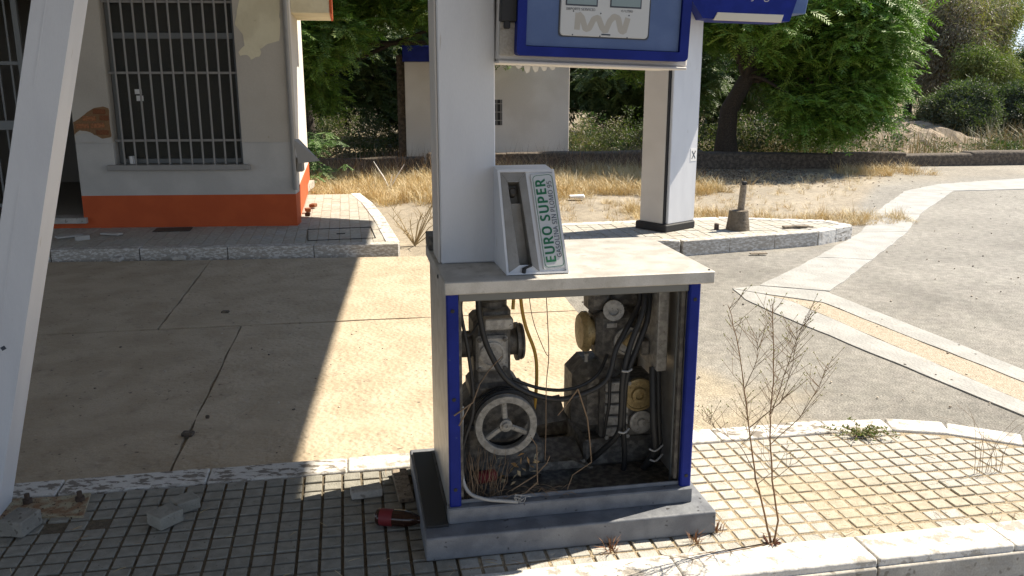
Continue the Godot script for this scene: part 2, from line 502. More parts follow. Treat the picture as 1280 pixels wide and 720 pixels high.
# ---------------------------------------------------------------- camera, sky, sun
func make_light() -> void:
	var cam := Camera3D.new()
	cam.name = "camera"
	cam.fov = 36.77
	cam.near = 0.05
	cam.far = 900.0
	add_child(cam)
	cam.position = Vector3(0, 1.58, 0)
	cam.rotation_degrees = Vector3(-13.75, 0, 0)
	cam.current = true
	var e := Environment.new()
	e.background_mode = Environment.BG_SKY
	var sk := ProceduralSkyMaterial.new()
	sk.sky_top_color = Color(0.48, 0.59, 0.75)
	sk.sky_horizon_color = Color(0.82, 0.86, 0.90)
	sk.sky_curve = 0.16
	sk.ground_bottom_color = Color(0.42, 0.37, 0.30)
	sk.ground_horizon_color = Color(0.66, 0.66, 0.64)
	sk.sun_angle_max = 0.0
	var sy := Sky.new()
	sy.sky_material = sk
	e.sky = sy
	e.background_energy_multiplier = 0.85
	e.tonemap_mode = Environment.TONE_MAPPER_LINEAR
	e.tonemap_exposure = 2.0
	e.sdfgi_enabled = true
	e.ssao_enabled = true
	e.ssil_enabled = true
	var we := WorldEnvironment.new()
	we.environment = e
	we.name = "world_environment"
	add_child(we)
	var sun := DirectionalLight3D.new()
	sun.name = "sun"
	sun.light_energy = 1.6
	sun.light_color = Color(1.0, 0.955, 0.88)
	sun.light_angular_distance = 0.53
	sun.shadow_enabled = true
	add_child(sun)
	var el := deg_to_rad(50.8)
	var ts := Vector3(0.893 * cos(el), sin(el), -0.45 * cos(el))
	sun.look_at_from_position(ts * 30.0, Vector3.ZERO, Vector3.UP)

# ---------------------------------------------------------------- ground
func zone(u: float, w: float) -> Color:
	var n1 := nA.get_noise_2d(u * 55.0, w * 55.0)
	var n2 := nA.get_noise_2d(u * 170.0 + 400.0, w * 170.0)
	var n3 := nA.get_noise_2d(u * 520.0 - 300.0, w * 520.0)
	var asph := Color(0.365, 0.345, 0.315) * (1.0 + 0.22 * n1 + 0.16 * n2 + 0.10 * n3)
	var dirt := Color(0.46, 0.395, 0.31) * (1.0 + 0.22 * n1 + 0.18 * n2 + 0.14 * n3)
	var sand := Color(0.56, 0.48, 0.36) * (1.0 + 0.12 * n1 + 0.12 * n2)
	var soil := Color(0.34, 0.27, 0.17) * (1.0 + 0.4 * n1 + 0.3 * n2)
	# sand drifts on the asphalt
	var d1 := Vector2((u - 1.35) / 0.85, (w - 3.9) / 1.1).length()
	var s1 := sst(1.15, 0.45, d1 + 0.35 * n1 + 0.3 * n2)
	var c := asph.lerp(sand, s1)
	# left of the strip beyond the islands: packed dirt
	var edge := u - (3.9 + (w - 6.8) * 0.78)
	var dm := sst(7.3, 8.6, w + 0.7 * n1) * sst(0.2, -0.1, edge)
	dm = maxf(dm, sst(1.6, 1.2, u + 0.2 * n1))
	dm = maxf(dm, sst(11.6, 12.6, w + 0.6 * n1))
	c = c.lerp(dirt, dm)
	# far asphalt right of the strip is paler, dusty
	var pale := sst(6.0, 9.0, w) * sst(-0.1, 0.2, edge) * 0.55
	c = c.lerp(Color(0.43, 0.40, 0.355) * (1.0 + 0.15 * n1 + 0.1 * n3), pale)
	# bare brown leaf mould round the tree foot
	var lm := Vector2((u - 6.3) / 2.4, (w - 13.4) / 1.6).length()
	c = c.lerp(Color(0.46, 0.375, 0.265) * (1.0 + 0.3 * n2 + 0.3 * n3), sst(1.15, 0.75, lm + 0.3 * n1) * 0.7)
	# soil behind the low wall
	c = c.lerp(soil, sst(14.5, 15.2, w + 0.045 * u))
	return Color(c.r, c.g, c.b)
func make_ground() -> void:
	var us: Array = []
	var ws: Array = []
	var k := -7.0
	while k < 13.0:
		us.append(k); k += 0.075
	k = 0.6
	while k < 17.0:
		ws.append(k); k += 0.075
	var st := 0.1
	for i in 40:
		us.append(us[-1] + st); us.push_front(us[0] - st)
		ws.append(ws[-1] + st)
		if st < 3.0: ws.push_front(ws[0] - st)
		st = minf(st * 1.3, 60.0)
	var v := PackedVector3Array(); var n := PackedVector3Array(); var c := PackedColorArray(); var idx := PackedInt32Array()
	var nu := us.size()
	for w in ws:
		for u in us:
			var y := 0.0
			if abs(u) < 14.0 and w < 18.0:
				y = nA.get_noise_2d(u * 40.0, w * 40.0) * 0.002 + nA.get_noise_2d(u * 300.0, w * 300.0) * 0.0012 - 0.003
			v.append(P(u, y, w)); n.append(Vector3.UP); c.append(zone(u, w))
	for j in ws.size() - 1:
		for i in nu - 1:
			var a := j * nu + i
			idx.append_array(PackedInt32Array([a, a + nu, a + nu + 1, a, a + nu + 1, a + 1]))
	var arr := []
	arr.resize(Mesh.ARRAY_MAX)
	arr[Mesh.ARRAY_VERTEX] = v; arr[Mesh.ARRAY_NORMAL] = n; arr[Mesh.ARRAY_COLOR] = c; arr[Mesh.ARRAY_INDEX] = idx
	var am := ArrayMesh.new()
	am.add_surface_from_arrays(Mesh.PRIMITIVE_TRIANGLES, arr)
	var o := inst("ground", am, M.ground)
	tag(o, "weathered grey asphalt and pale dirt ground of the forecourt", "", "", "structure")

func make_cracks() -> void:
	var cr := struct("asphalt_cracks", "thin branching cracks in the grey asphalt right of the pump")
	var lines := [
		[[4.6, 5.0], [5.2, 5.35], [5.7, 5.3], [6.6, 5.9], [7.8, 6.1], [9.0, 6.9]],
		[[5.7, 5.3], [5.9, 4.6], [6.4, 4.1], [6.5, 3.4]],
		[[7.2, 9.4], [8.3, 9.0], [9.6, 9.2], [11.5, 8.8]],
		[[1.9, 4.9], [2.2, 5.2], [2.3, 5.9], [2.2, 6.6], [2.5, 7.1]],
		[[4.2, 3.5], [4.9, 3.2], [5.3, 2.7]],
	]
	for l in lines:
		var pts: Array = []
		for k in l.size() - 1:
			for q in jag(Vector2(l[k][0], l[k][1]), Vector2(l[k + 1][0], l[k + 1][1]), 0.05, 0.09, k + l[0][0]): pts.append(q)
		var mb := MB.new()
		for k in pts.size() - 1:
			var a: Vector2 = pts[k]
			var b: Vector2 = pts[k + 1]
			var nn := (b - a).orthogonal().normalized()
			var wa := 0.0022 + 0.002 * absf(nA.get_noise_1d(k * 60.0))
			var wb := 0.0022 + 0.002 * absf(nA.get_noise_1d((k + 1) * 60.0))
			mb.quad(P(a.x - nn.x * wa, 0.0018, a.y - nn.y * wa), P(a.x + nn.x * wa, 0.0018, a.y + nn.y * wa), P(b.x + nn.x * wb, 0.0018, b.y + nn.y * wb), P(b.x - nn.x * wb, 0.0018, b.y - nn.y * wb), Vector3.UP)
		obj("crack", mb, M.joint_dark, cr)

func jag(a: Vector2, b: Vector2, step: float, amp: float, sd: float) -> Array:
	# points from a (included) to b (excluded), slightly uneven
	var r: Array = []
	var m: int = max(1, int(a.distance_to(b) / step))
	var nn := (b - a).orthogonal().normalized()
	for i in m:
		var p := a.lerp(b, float(i) / m)
		if i > 0: p += nn * nA.get_noise_2d(p.x * 260.0 + sd * 77.0, p.y * 260.0) * amp
		r.append(p)
	return r
func slab_poly(pts: Array, amp: float, sd: float) -> PackedVector2Array:
	var r := PackedVector2Array()
	for i in pts.size():
		var a := Vector2(pts[i][0], pts[i][1])
		var b := Vector2(pts[(i + 1) % pts.size()][0], pts[(i + 1) % pts.size()][1])
		for q in jag(a, b, 0.09, amp, sd + i): r.append(XZ(q.x, q.y))
	return r

func make_road() -> void:
	var rd := struct("concrete_road", "beige concrete roadway of large cracked slabs between the islands and building")
	var g := 0.006
	var slabs := [
		[[-0.775 + g, 3.2], [1.42, 3.2], [1.5, 5.575 - g], [-0.72 + g, 5.61 - g]],
		[[-6.5, 3.2], [-0.775 - g, 3.2], [-0.72 - g, 5.61 - g], [-6.5, 5.70 - g]],
		[[-1.235 + g, 5.64 + g], [1.5, 5.575 + g], [1.55, 7.38], [-1.18 + g, 7.62]],
		[[-6.5, 5.70 + g], [-1.235 - g, 5.64 + g], [-1.18 - g, 7.62], [-6.5, 8.18]],
	]
	var i := 0
	for s in slabs:
		var mb := MB.new()
		var tn := [1.0, 0.95, 0.98, 0.93][i] as float
		mb.col = Color(tn, tn, tn)
		mb.prism(slab_poly(s, 0.012, i * 3.0), ground_xf(0), -0.06, 0.011, 0.003, false)
		if i >= 2:
			for k in mb.v.size():
				var q := mb.v[k]
				mb.v[k] = q + Vector3(0, maxf(0.0, UW(q.x, q.z).y - 5.62) * 0.019, 0)
		obj("slab", mb, M.slab, rd)
		i += 1
	# pale strips across the asphalt
	var st := struct("concrete_strip", "pale concrete drain strips crossing the asphalt in a zigzag")
	var y := 0.004
	var parts := [
		[[2.846, 6.007], [3.08, 6.05], [3.50, 5.79], [3.623, 3.937], [4.2, 2.0], [4.05, 1.9], [3.478, 3.768], [3.31, 5.50], [3.02, 5.80]],
		[[2.846, 5.99], [3.0, 5.79], [3.10, 5.56], [3.261, 3.514], [3.85, 1.7], [3.7, 1.6], [3.127, 3.358], [2.86, 5.12], [2.80, 5.68]],
	]
	for s in parts:
		var mb := MB.new()
		mb.prism(slab_poly(s, 0.010, i * 3.0), ground_xf(0), -0.05, y, 0.002, false)
		obj("edge_band", mb, M.strip, st)
		i += 1
	var mc := MB.new()
	mc.prism(slab_poly([[3.01, 5.785], [3.30, 5.49], [3.47, 3.77], [4.045, 1.9], [3.855, 1.7], [3.268, 3.514], [3.11, 5.56]], 0.008, 40.0), ground_xf(0), -0.05, 0.0015, 0.0, false)
	obj("sand_channel", mc, M.sand, st)
	var cross := [
		[[3.10, 6.06], [3.54, 5.80], [4.519, 6.777], [4.087, 6.965]],
		[[4.095, 6.975], [4.527, 6.787], [5.712, 7.992], [5.20, 8.05]],
		[[5.208, 8.06], [5.72, 8.002], [6.586, 9.03], [6.05, 9.15]],
		[[6.058, 9.16], [6.594, 9.04], [8.40, 10.85], [7.706, 10.95]],
		[[7.72, 10.96], [8.42, 10.86], [9.571, 10.85], [10.55, 12.03], [8.70, 11.60]],
		[[9.585, 10.85], [13.0, 10.9], [14.0, 12.5], [10.565, 12.03]],
	]
	for s in cross:
		var mb := MB.new()
		mb.prism(slab_poly(s, 0.016, i * 3.0), ground_xf(0), -0.05, y, 0.002, false)
		obj("slab", mb, M.strip, st)
		i += 1

# ---------------------------------------------------------------- near island
func arc_line() -> Array:
	# inner line of the far kerb; bends toward the camera at the right-hand end
	return [[-2.6, 3.07], [2.0, 3.07], [2.2, 3.045], [2.4, 2.965], [2.63, 2.80], [2.9, 2.52]]
func kerb_run(parent: Node3D, pts: Array, wid: float, h: float, lens: float, m: Array, sd: int, amp := 0.007) -> void:
	# kerb stones along a line; pts are the centre line in (u, w)
	var i := 0
	for k in pts.size() - 1:
		var a := Vector2(pts[k][0], pts[k][1])
		var b := Vector2(pts[k + 1][0], pts[k + 1][1])
		var cnt: int = max(1, int(round(a.distance_to(b) / lens)))
		for j in cnt:
			var p := a.lerp(b, float(j) / cnt)
			var q := a.lerp(b, float(j + 1) / cnt)
			var mid := (p + q) * 0.5
			var d3 := (P(q.x, 0, q.y) - P(p.x, 0, p.y))
			var L := d3.length() - 0.006
			var bs := Basis(d3.normalized(), Vector3.UP, d3.normalized().cross(Vector3.UP))
			var mb := MB.new()
			var sx: int = clampi(int(L / 0.05), 3, 14)
			var dy := nA.get_noise_1d(sd * 31.0 + i * 90.0) * 0.004
			mb.rough(Transform3D(bs, P(mid.x, h * 0.5 + dy - 0.03, mid.y)), Vector3(L, h + 0.06, wid), Vector3i(sx, 4, 4), 0.007, amp, nA)
			obj("kerb_stone", mb, m[(i * 7 + sd) % m.size()], parent)
			i += 1
func make_island() -> void:
	var isl := struct("paved_island", "near pump island of small square grey pavers inside white kerbs")
	kerb_run(isl, [[-2.6, 3.13], [-0.05, 3.13]], 0.12, 0.136, 0.5, [M.kerb], 1)
	kerb_run(isl, [[-0.05, 3.13], [1.95, 3.13]], 0.12, 0.136, 0.5, [M.kerb, M.kerb_clean], 1)
	kerb_run(isl, [[1.95, 3.13], [2.22, 3.10], [2.44, 3.02], [2.67, 2.855], [2.95, 2.57]], 0.12, 0.134, 0.3, [M.kerb_clean], 2)
	kerb_run(isl, [[-2.6, 2.212], [0.30, 2.212]], 0.135, 0.136, 0.6, [M.kerb], 3)
	kerb_run(isl, [[0.30, 2.212], [1.55, 2.207]], 0.14, 0.136, 0.62, [M.kerb_clean], 4, 0.014)
	kerb_run(isl, [[1.55, 2.207], [2.98, 2.20]], 0.14, 0.136, 0.48, [M.kerb_clean], 5, 0.014)
	for q in [[-2.6, 0.6], [0.607, 1.54], [1.547, 2.98]]:
		var kf := MB.new()
		var a3 := P(q[0], 0, 2.131); var b3 := P(q[1], 0, 2.131)
		var d3 := (b3 - a3).normalized()
		kf.rough(Transform3D(Basis(d3, Vector3.UP, d3.cross(Vector3.UP)), (a3 + b3) * 0.5 + Vector3(0, 0.055, 0)), Vector3(a3.distance_to(b3), 0.118, 0.016), Vector3i(int(a3.distance_to(b3) / 0.03), 6, 3), 0.005, 0.008, nA)
		obj("kerb_face", kf, M.raw, isl)
	# bedding between the pavers
	var bed := MB.new()
	bed.prism(uwpoly([[0.282, 2.26], [2.9, 2.26], [2.9, 2.55], [2.63, 2.83], [2.4, 2.99], [2.2, 3.07], [0.282, 3.08]]), ground_xf(0), 0.0, 0.1262, 0.0, false)
	obj("joint_sand", bed, M.joint, isl)
	bed = MB.new()
	bed.prism(uwpoly([[-2.6, 2.26], [0.28, 2.26], [0.28, 3.08], [-2.6, 3.08]]), ground_xf(0), 0.0, 0.1225, 0.0, false)
	obj("joint_sand", bed, M.joint_shade_tint, isl)  # left half in the tint with shade mixed in
	# pavers
	var inner := uwpoly([[-2.6, 2.282], [2.9, 2.274], [2.86, 2.53], [2.62, 2.785], [2.39, 2.945], [2.19, 3.03], [2.0, 3.063], [-2.6, 3.063]])
	var cu := 0.0695
	var cw := 0.0665
	var gap := 0.0105
	var cells: Array = []
	for r in 13:
		for q in range(-37, 43):
			var u0 := -0.069 + q * cu
			var w1 := 3.066 - r * cw
			var cu2 := u0 + cu * 0.5
			var cw2 := w1 - cw * 0.5
			# missing under the column base plate and the pump
			if cu2 > 0.20 and cu2 < 1.10 and cw2 > 2.40 and cw2 < 3.03: continue
			if cu2 > -1.28 and cu2 < -0.94 and cw2 > 2.90: continue
			if [[-9, 2], [-14, 3], [3, 1], [-12, 3], [-20, 7]].has([q, r]): continue
			var po := PackedVector2Array([XZ(u0 + gap * 0.5, w1 - cw + gap * 0.62), XZ(u0 + cu - gap * 0.5, w1 - cw + gap * 0.62), XZ(u0 + cu - gap * 0.5, w1 - gap * 0.62), XZ(u0 + gap * 0.5, w1 - gap * 0.62)])
			var cl := Geometry2D.intersect_polygons(po, inner)
			if cl.is_empty(): continue
			var ar := 0.0
			var pg: PackedVector2Array = cl[0]
			for z in pg.size(): ar += pg[z].cross(pg[(z + 1) % pg.size()])
			if absf(ar) * 0.5 < 0.0006: continue
			var ce := P(cu2, 0.13, cw2)
			var dd := ce.distance_to(Vector3(0, 1.58, 0))
			var hx := absf(ce.x / -ce.z)
			var sc := absf(ar) / pow(dd, 3.0)
			if hx > 0.66 or -ce.z < 2.25: sc *= 0.01
			# behind the pump
			if cu2 > 0.27 and cu2 < 1.25 and cw2 > 2.95: sc *= 0.1
			cells.append([sc, pg, ce, absf(ar) * 0.5 > cu * cw * 0.70])
	cells.sort_custom(func(a, b): return a[0] > b[0])
	var full: Array = []
	for k in 10:
		var mb := MB.new()
		var t := 0.90 + 0.022 * k
		mb.col = Color(t, t * (0.985 + 0.004 * (k % 4)), t * (0.96 + 0.012 * (k % 3)))
		mb.box(Vector3(0, -0.008, 0), Vector3(cu - gap, 0.016, cw - gap * 1.24), Basis(), 0.0022)
		full.append(mb.mesh())
	var rest := MB.new()
	var cnt := 0
	for ce in cells:
		var q: Vector3 = ce[2]
		var uw := UW(q.x, q.z)
		var dy := nA.get_noise_2d(q.x * 700.0, q.z * 700.0) * 0.0035 + nA.get_noise_2d(q.x * 120.0, q.z * 120.0) * 0.003
		var st := sst(0.05, 0.5, nA.get_noise_2d(uw.x * 130.0 + 60.0, uw.y * 130.0)) * sst(0.9, 1.5, uw.x)
		var col := Color(1, 1, 1).lerp(Color(0.94, 0.86, 0.70), st * 0.75)
		if cnt < 300 and ce[3]:
			var o := inst("paver", full[rng.randi() % 10], (M.paver_shade_tint if uw.x < 0.28 else M.paver) if st < 0.35 else M.paver_stained, isl)
			o.position = P(uw.x, 0.13 + dy, uw.y)
			o.rotation = Vector3(rng.randf_range(-1, 1) * 0.028, A + rng.randf_range(-1, 1) * 0.03, rng.randf_range(-1, 1) * 0.028)
		elif cnt < 300:
			var mb := MB.new()
			mb.prism(ce[1], ground_xf(0), 0.115, 0.13 + dy, 0.0018, false)
			obj("paver", mb, (M.paver_shade_tint if uw.x < 0.28 else M.paver) if st < 0.35 else M.paver_stained, isl)
		else:
			rest.col = col if uw.x > 0.28 else Color(0.68, 0.68, 0.65)  # left pavers get a darker tone that paints in shade
			rest.prism(ce[1], ground_xf(0), 0.115, 0.13 + dy, 0.0018, false)
		cnt += 1
	var ro := obj("small_pavers", rest, M.paver, isl)
	ro.set_meta("kind", "stuff")
	# things lying about
	var mb := MB.new()
	var pl := slab_poly([[-1.27, 2.90], [-0.93, 2.885], [-0.95, 3.06], [-1.30, 3.06]], 0.03, 9.0)
	mb.prism(pl, ground_xf(0), 0.118, 0.136, 0.002, false)
	var pn := thing("base_plate", "rusty painted steel base plate with two bolts beside the leaning column", "base plate", P(-1.1, 0.13, 2.98), 0)
	var po := obj("plate", mb, M.rust, pn)
	po.position = -pn.position
	for b in [[-1.146, 3.02], [-0.972, 3.005]]:
		var m2 := MB.new()
		m2.lathe([Vector2(0.0, 0.0), Vector2(0.009, 0.0), Vector2(0.009, 0.034), Vector2(0.0, 0.036)], Vector3.ZERO, Vector3.UP, 10)
		m2.lathe([Vector2(0.0, 0.0), Vector2(0.017, 0.0), Vector2(0.017, 0.014), Vector2(0.0, 0.015)], Vector3.ZERO, Vector3.UP, 6)
		var bo := obj("bolt", m2, M.iron, pn)
		bo.position = P(b[0], 0.136, b[1]) - pn.position
	var loose := [
		[Vector3(0.088, 0.046, 0.080), P(-0.648, 0.13, 2.79), 0.95, "loose grey paver lying on the tiles, the nearer of two", M.paver_shade_tint],
		[Vector3(0.082, 0.040, 0.075), P(-0.602, 0.13, 2.885), 0.75, "loose grey paver lying on the tiles, farther of the two by the kerb", M.paver_shade_tint],
		[Vector3(0.085, 0.055, 0.10), P(-1.105, 0.13, 2.83), -0.15, "broken grey concrete chunk beside the foot of the leaning column", M.raw_dark],
	]
	for l in loose:
		var m3 := MB.new()
		var s3: Vector3 = l[0]
		m3.rough(Transform3D(Basis(), Vector3(0, s3.y * 0.5, 0)), s3, Vector3i(4, 4, 4), 0.006, 0.006, nA, false)
		var o3 := obj("loose_paver" if l[4] == M.paver_shade_tint else "concrete_chunk", m3, l[4])
		o3.position = l[1] + Vector3(0, 0.002, 0)
		o3.rotation = Vector3(0, l[2], 0)
		tag(o3, l[3], "paver" if l[4] == M.paver_shade_tint else "rubble")
	# flat dark lid and a strip of wood by the plinth
	var m4 := MB.new()
	m4.rough(Transform3D(Basis(), Vector3(0, 0.016, 0)), Vector3(0.11, 0.03, 0.055), Vector3i(6, 4, 4), 0.006, 0.006, nA, false)
	var o4 := obj("concrete_chunk", m4, M.raw)
	o4.position = P(0.015, 0.133, 2.86)
	o4.rotation.y = A + 0.1
	tag(o4, "flat dark piece of concrete on the shaded tiles left of the pump", "rubble")
	var m5 := MB.new()
	m5.box(Vector3(0, 0.009, 0), Vector3(0.055, 0.018, 0.24), Basis(), 0.003)
	var o5 := obj("wood_strip", m5, M.wood)
	o5.position = P(0.145, 0.133, 2.90)
	o5.rotation.y = A + 0.05
	tag(o5, "short grey wood strip lying against the left side of the plinth", "wood")
	# bottle
	var bt := thing("glass_bottle", "dark glass bottle with a red label lying against the pump plinth", "bottle", P(0.085, 0.133, 2.635), 0)
	var ax := (P(0.17, 0.0, 2.60) - P(0.085, 0.0, 2.63)).normalized()
	var m6 := MB.new()
	m6.lathe([Vector2(0.0, -0.045), Vector2(0.024, -0.043), Vector2(0.028, -0.036), Vector2(0.028, 0.055), Vector2(0.023, 0.075), Vector2(0.013, 0.10), Vector2(0.012, 0.135), Vector2(0.014, 0.14), Vector2(0.0, 0.142)], Vector3(0, 0.028, 0), ax, 20)
	obj("body", m6, M.bottle, bt)
	var m7 := MB.new()
	m7.lathe([Vector2(0.0285, -0.030), Vector2(0.0287, -0.028), Vector2(0.0287, 0.012), Vector2(0.0285, 0.014)], Vector3(0, 0.028, 0), ax, 20)
	obj("label", m7, M.red, bt)

# ---------------------------------------------------------------- the near pump
func Lp(u: float, y: float, w: float) -> Vector3:
	return Vector3(u - 0.665, y - 0.13, 2.755 - w)
func pb(nm: String, u0: float, u1: float, y0: float, y1: float, w0: float, w1: float, m: Material, parent: Node, bev := 0.003) -> MeshInstance3D:
	var mb := MB.new()
	mb.bx(Lp(u0, y0, w0), Lp(u1, y1, w1), bev)
	return obj(nm, mb, m, parent)
func hose(nm: String, pts: Array, r: float, m: Material, parent: Node, seg := 8) -> MeshInstance3D:
	var cv := Curve3D.new()
	for i in pts.size():
		var p := Lp(pts[i][0], pts[i][1], pts[i][2])
		var a: Array = pts[max(i - 1, 0)]
		var b: Array = pts[min(i + 1, pts.size() - 1)]
		var t := (Lp(b[0], b[1], b[2]) - Lp(a[0], a[1], a[2])) * 0.18
		cv.add_point(p, -t, t)
	cv.bake_interval = 0.012
	var bp: Array = []
	var rr: Array = []
	for q in cv.get_baked_points():
		bp.append(q); rr.append(r)
	var mb := MB.new()
	mb.tube(bp, rr, seg)
	return obj(nm, mb, m, parent)
func text(nm: String, s: String, h: float, m: Material, parent: Node, xf: Transform3D, bold := false, fnt := "Droid Sans") -> MeshInstance3D:
	var tm := TextMesh.new()
	var f := SystemFont.new()
	f.font_names = PackedStringArray([fnt])
	if bold: f.font_weight = 700
	tm.font = f
	tm.text = s
	tm.font_size = 48
	tm.pixel_size = h / 35.0
	tm.depth = 0.0008
	tm.curve_step = 1.0
	var o := inst(nm, tm, m, parent)
	o.transform = xf
	return o
func rrect(x0: float, y0: float, x1: float, y1: float, r: float, k := 5) -> PackedVector2Array:
	var p := PackedVector2Array()
	for c in [[x1 - r, y1 - r, 0.0], [x0 + r, y1 - r, 90.0], [x0 + r, y0 + r, 180.0], [x1 - r, y0 + r, 270.0]]:
		for i in k + 1:
			var a := deg_to_rad(c[2] + 90.0 * i / k)
			p.append(Vector2(c[0] + cos(a) * r, c[1] + sin(a) * r))
	return p
func ring(outer: PackedVector2Array, inn: PackedVector2Array, z0: float, z1: float, mb: MB, xf: Transform3D) -> void:
	# frame between two outlines with equal point counts
	var m := outer.size()
	var oz := xf.basis.z * signf(z1 - z0)
	for k in m:
		var a := outer[k]; var b := outer[(k + 1) % m]; var a2 := inn[k]; var b2 := inn[(k + 1) % m]
		mb.quad(xf * Vector3(a.x, a.y, z1), xf * Vector3(b.x, b.y, z1), xf * Vector3(b2.x, b2.y, z1), xf * Vector3(a2.x, a2.y, z1), oz)
		var e := Vector3((a - a2).x, (a - a2).y, 0)
		mb.quad(xf * Vector3(a.x, a.y, z0), xf * Vector3(b.x, b.y, z0), xf * Vector3(b.x, b.y, z1), xf * Vector3(a.x, a.y, z1), xf.basis * e)
		mb.quad(xf * Vector3(a2.x, a2.y, z0), xf * Vector3(b2.x, b2.y, z0), xf * Vector3(b2.x, b2.y, z1), xf * Vector3(a2.x, a2.y, z1), xf.basis * -e)

func make_pump() -> void:
	var t := thing("fuel_pump", "derelict fuel pump with open cabinet, blue trim and EURO SUPER label", "fuel pump", P(0.665, 0.13, 2.755), A)
	# plinth
	var mb := MB.new()
	mb.rough(Transform3D(Basis(), Lp(0.655, 0.170, 2.722)), Vector3(0.945, 0.080, 0.668), Vector3i(20, 4, 14), 0.008, 0.003, nA)
	obj("plinth", mb, M.plinth, t)
	mb = MB.new()
	mb.rough(Transform3D(Basis(), Lp(0.227, 0.213, 2.73)), Vector3(0.072, 0.010, 0.56), Vector3i(5, 3, 22), 0.003, 0.003, nA)
	obj("rubber_strip", mb, M.rubber, t)
	# cabinet shell
	pb("side_panel", 0.273, 0.283, 0.2105, 0.955, 2.502, 3.03, M.steel_panel, t)
	pb("side_panel", 1.058, 1.068, 0.2105, 0.955, 2.502, 3.03, M.steel_panel, t)
	pb("corner_trim", 0.270, 0.306, 0.240, 0.955, 2.476, 2.500, M.blue, t, 0.004)
	pb("corner_trim", 1.034, 1.070, 0.240, 0.955, 2.476, 2.500, M.blue, t, 0.004)
	for s in [[0.288, 0.90], [0.288, 0.32], [1.052, 0.90], [1.052, 0.30], [0.288, 0.62]]:
		mb = MB.new()
		mb.lathe([Vector2(0.0065, 0.0), Vector2(0.006, 0.002), Vector2(0.0, 0.0025)], Lp(s[0], s[1], 2.476), Vector3(0, 0, 1), 10)
		obj("screw", mb, M.black, t)
	pb("top_rail", 0.306, 1.034, 0.925, 0.955, 2.484, 2.51, M.frame, t)
	mb = MB.new()
	mb.bx(Lp(0.262, 0.209, 2.462), Lp(1.072, 0.262, 2.50), 0.004)
	mb.bx(Lp(0.306, 0.262, 2.492), Lp(1.034, 0.275, 2.50), 0.002)
	obj("bottom_rail", mb, M.plinth, t)
	pb("floor_pan", 0.283, 1.058, 0.212, 0.240, 2.50, 3.03, M.grease, t, 0.0)
	pb("back_rail", 0.283, 1.058, 0.24, 0.335, 3.012, 3.026, M.grease, t)
	pb("back_rail", 0.283, 1.058, 0.905, 0.955, 3.008, 3.026, M.frame, t)
	pb("back_panel", 0.965, 1.058, 0.335, 0.905, 3.01, 3.024, M.grease, t)
	pb("inner_post", 1.020, 1.034, 0.275, 0.925, 2.505, 2.53, M.grease, t)
	pb("inner_post", 0.306, 0.318, 0.275, 0.925, 2.505, 2.53, M.grease, t)
	pb("inner_post", 1.030, 1.056, 0.24, 0.905, 2.56, 2.575, M.frame, t)
	# top
	mb = MB.new()
	mb.bx(Lp(0.262, 0.956, 2.448), Lp(1.102, 0.995, 3.05), 0.003)
	var ct := obj("counter_top", mb, M.steel, t)
	mb = MB.new()
	mb.lathe([Vector2(0.004, 0.0), Vector2(0.003, 0.003), Vector2(0.0, 0.0035)], Lp(1.088, 0.995, 2.465), Vector3.UP, 8)
	obj("screw", mb, M.black, ct)
	mb = MB.new()
	mb.lathe([Vector2(0.007, 0.0), Vector2(0.006, 0.003), Vector2(0.0, 0.0035)], Lp(0.262, 0.975, 2.62), Vector3(-1, 0, 0), 8)
	obj("screw", mb, M.black, ct)
	# post
	mb = MB.new()
	mb.bx(Lp(0.281, 0.996, 2.704), Lp(0.458, 2.75, 2.90), 0.004)
	var po := obj("post", mb, M.white, t)
	mb = MB.new()
	mb.bx(Lp(0.274, 0.996, 2.716), Lp(0.2805, 2.75, 2.89), 0.002)
	obj("edge_cover", mb, M.cream, po)
	mb = MB.new()
	mb.bx(Lp(0.262, 0.997, 2.93), Lp(0.30, 1.045, 3.045), 0.003)
	obj("hinge_block", mb, M.grease, t)
	# head, sagging to the right
	mb = MB.new()
	mb.bx(Lp(0.459, 1.624, 2.655), Lp(1.062, 2.20, 2.95), 0.006)
	var hd := obj("head", mb, M.cream, t)
	var piv := Lp(0.505, 1.640, 2.60)
	# head front pieces: local plane z = front
	var hx := Transform3D(Basis(), Lp(0, 0.13, 2.60) - Vector3(0, 0.0, 0) )
	hx.origin = Vector3(-0.665, -0.13, 2.755 - 2.60)
	mb = MB.new()
	ring(rrect(0.505, 1.640, 1.040, 2.16, 0.014), rrect(0.532, 1.667, 1.012, 2.13, 0.003), -0.055, 0.0, mb, hx)
	obj("bezel", mb, M.blue, hd)
	mb = MB.new()
	mb.prism(rrect(0.5335, 1.6685, 1.0105, 2.128, 0.003), hx, -0.04, -0.010, 0.001)
	obj("face_panel", mb, M.blue_face, hd)
	mb = MB.new()
	mb.prism(rrect(0.634, 1.702, 0.908, 2.05, 0.012), hx, -0.011, -0.004, 0.002)
	obj("display_panel", mb, M.panel_white, hd)
	mb = MB.new()
	mb.prism(rrect(0.630, 1.698, 0.913, 2.055, 0.012), hx, -0.012, -0.0085, 0.0)
	obj("gasket", mb, M.print_dark, hd)
	for x in [[0.652, 0.742], [0.788, 0.878]]:
		mb = MB.new()
		mb.prism(rrect(x[0] - 0.004, 1.7875, x[1] + 0.004, 1.858, 0.001), hx, -0.006, -0.003, 0.0005)
		obj("display_frame", mb, M.print_dark, hd)
		mb = MB.new()
		mb.prism(rrect(x[0], 1.792, x[1], 1.854, 0.001), hx, -0.006, -0.0022, 0.0)
		obj("display_glass", mb, M.lcd, hd)
	var tx := func(cx: float, cy: float) -> Transform3D:
		return hx * Transform3D(Basis(), Vector3(cx, cy, -0.0036))
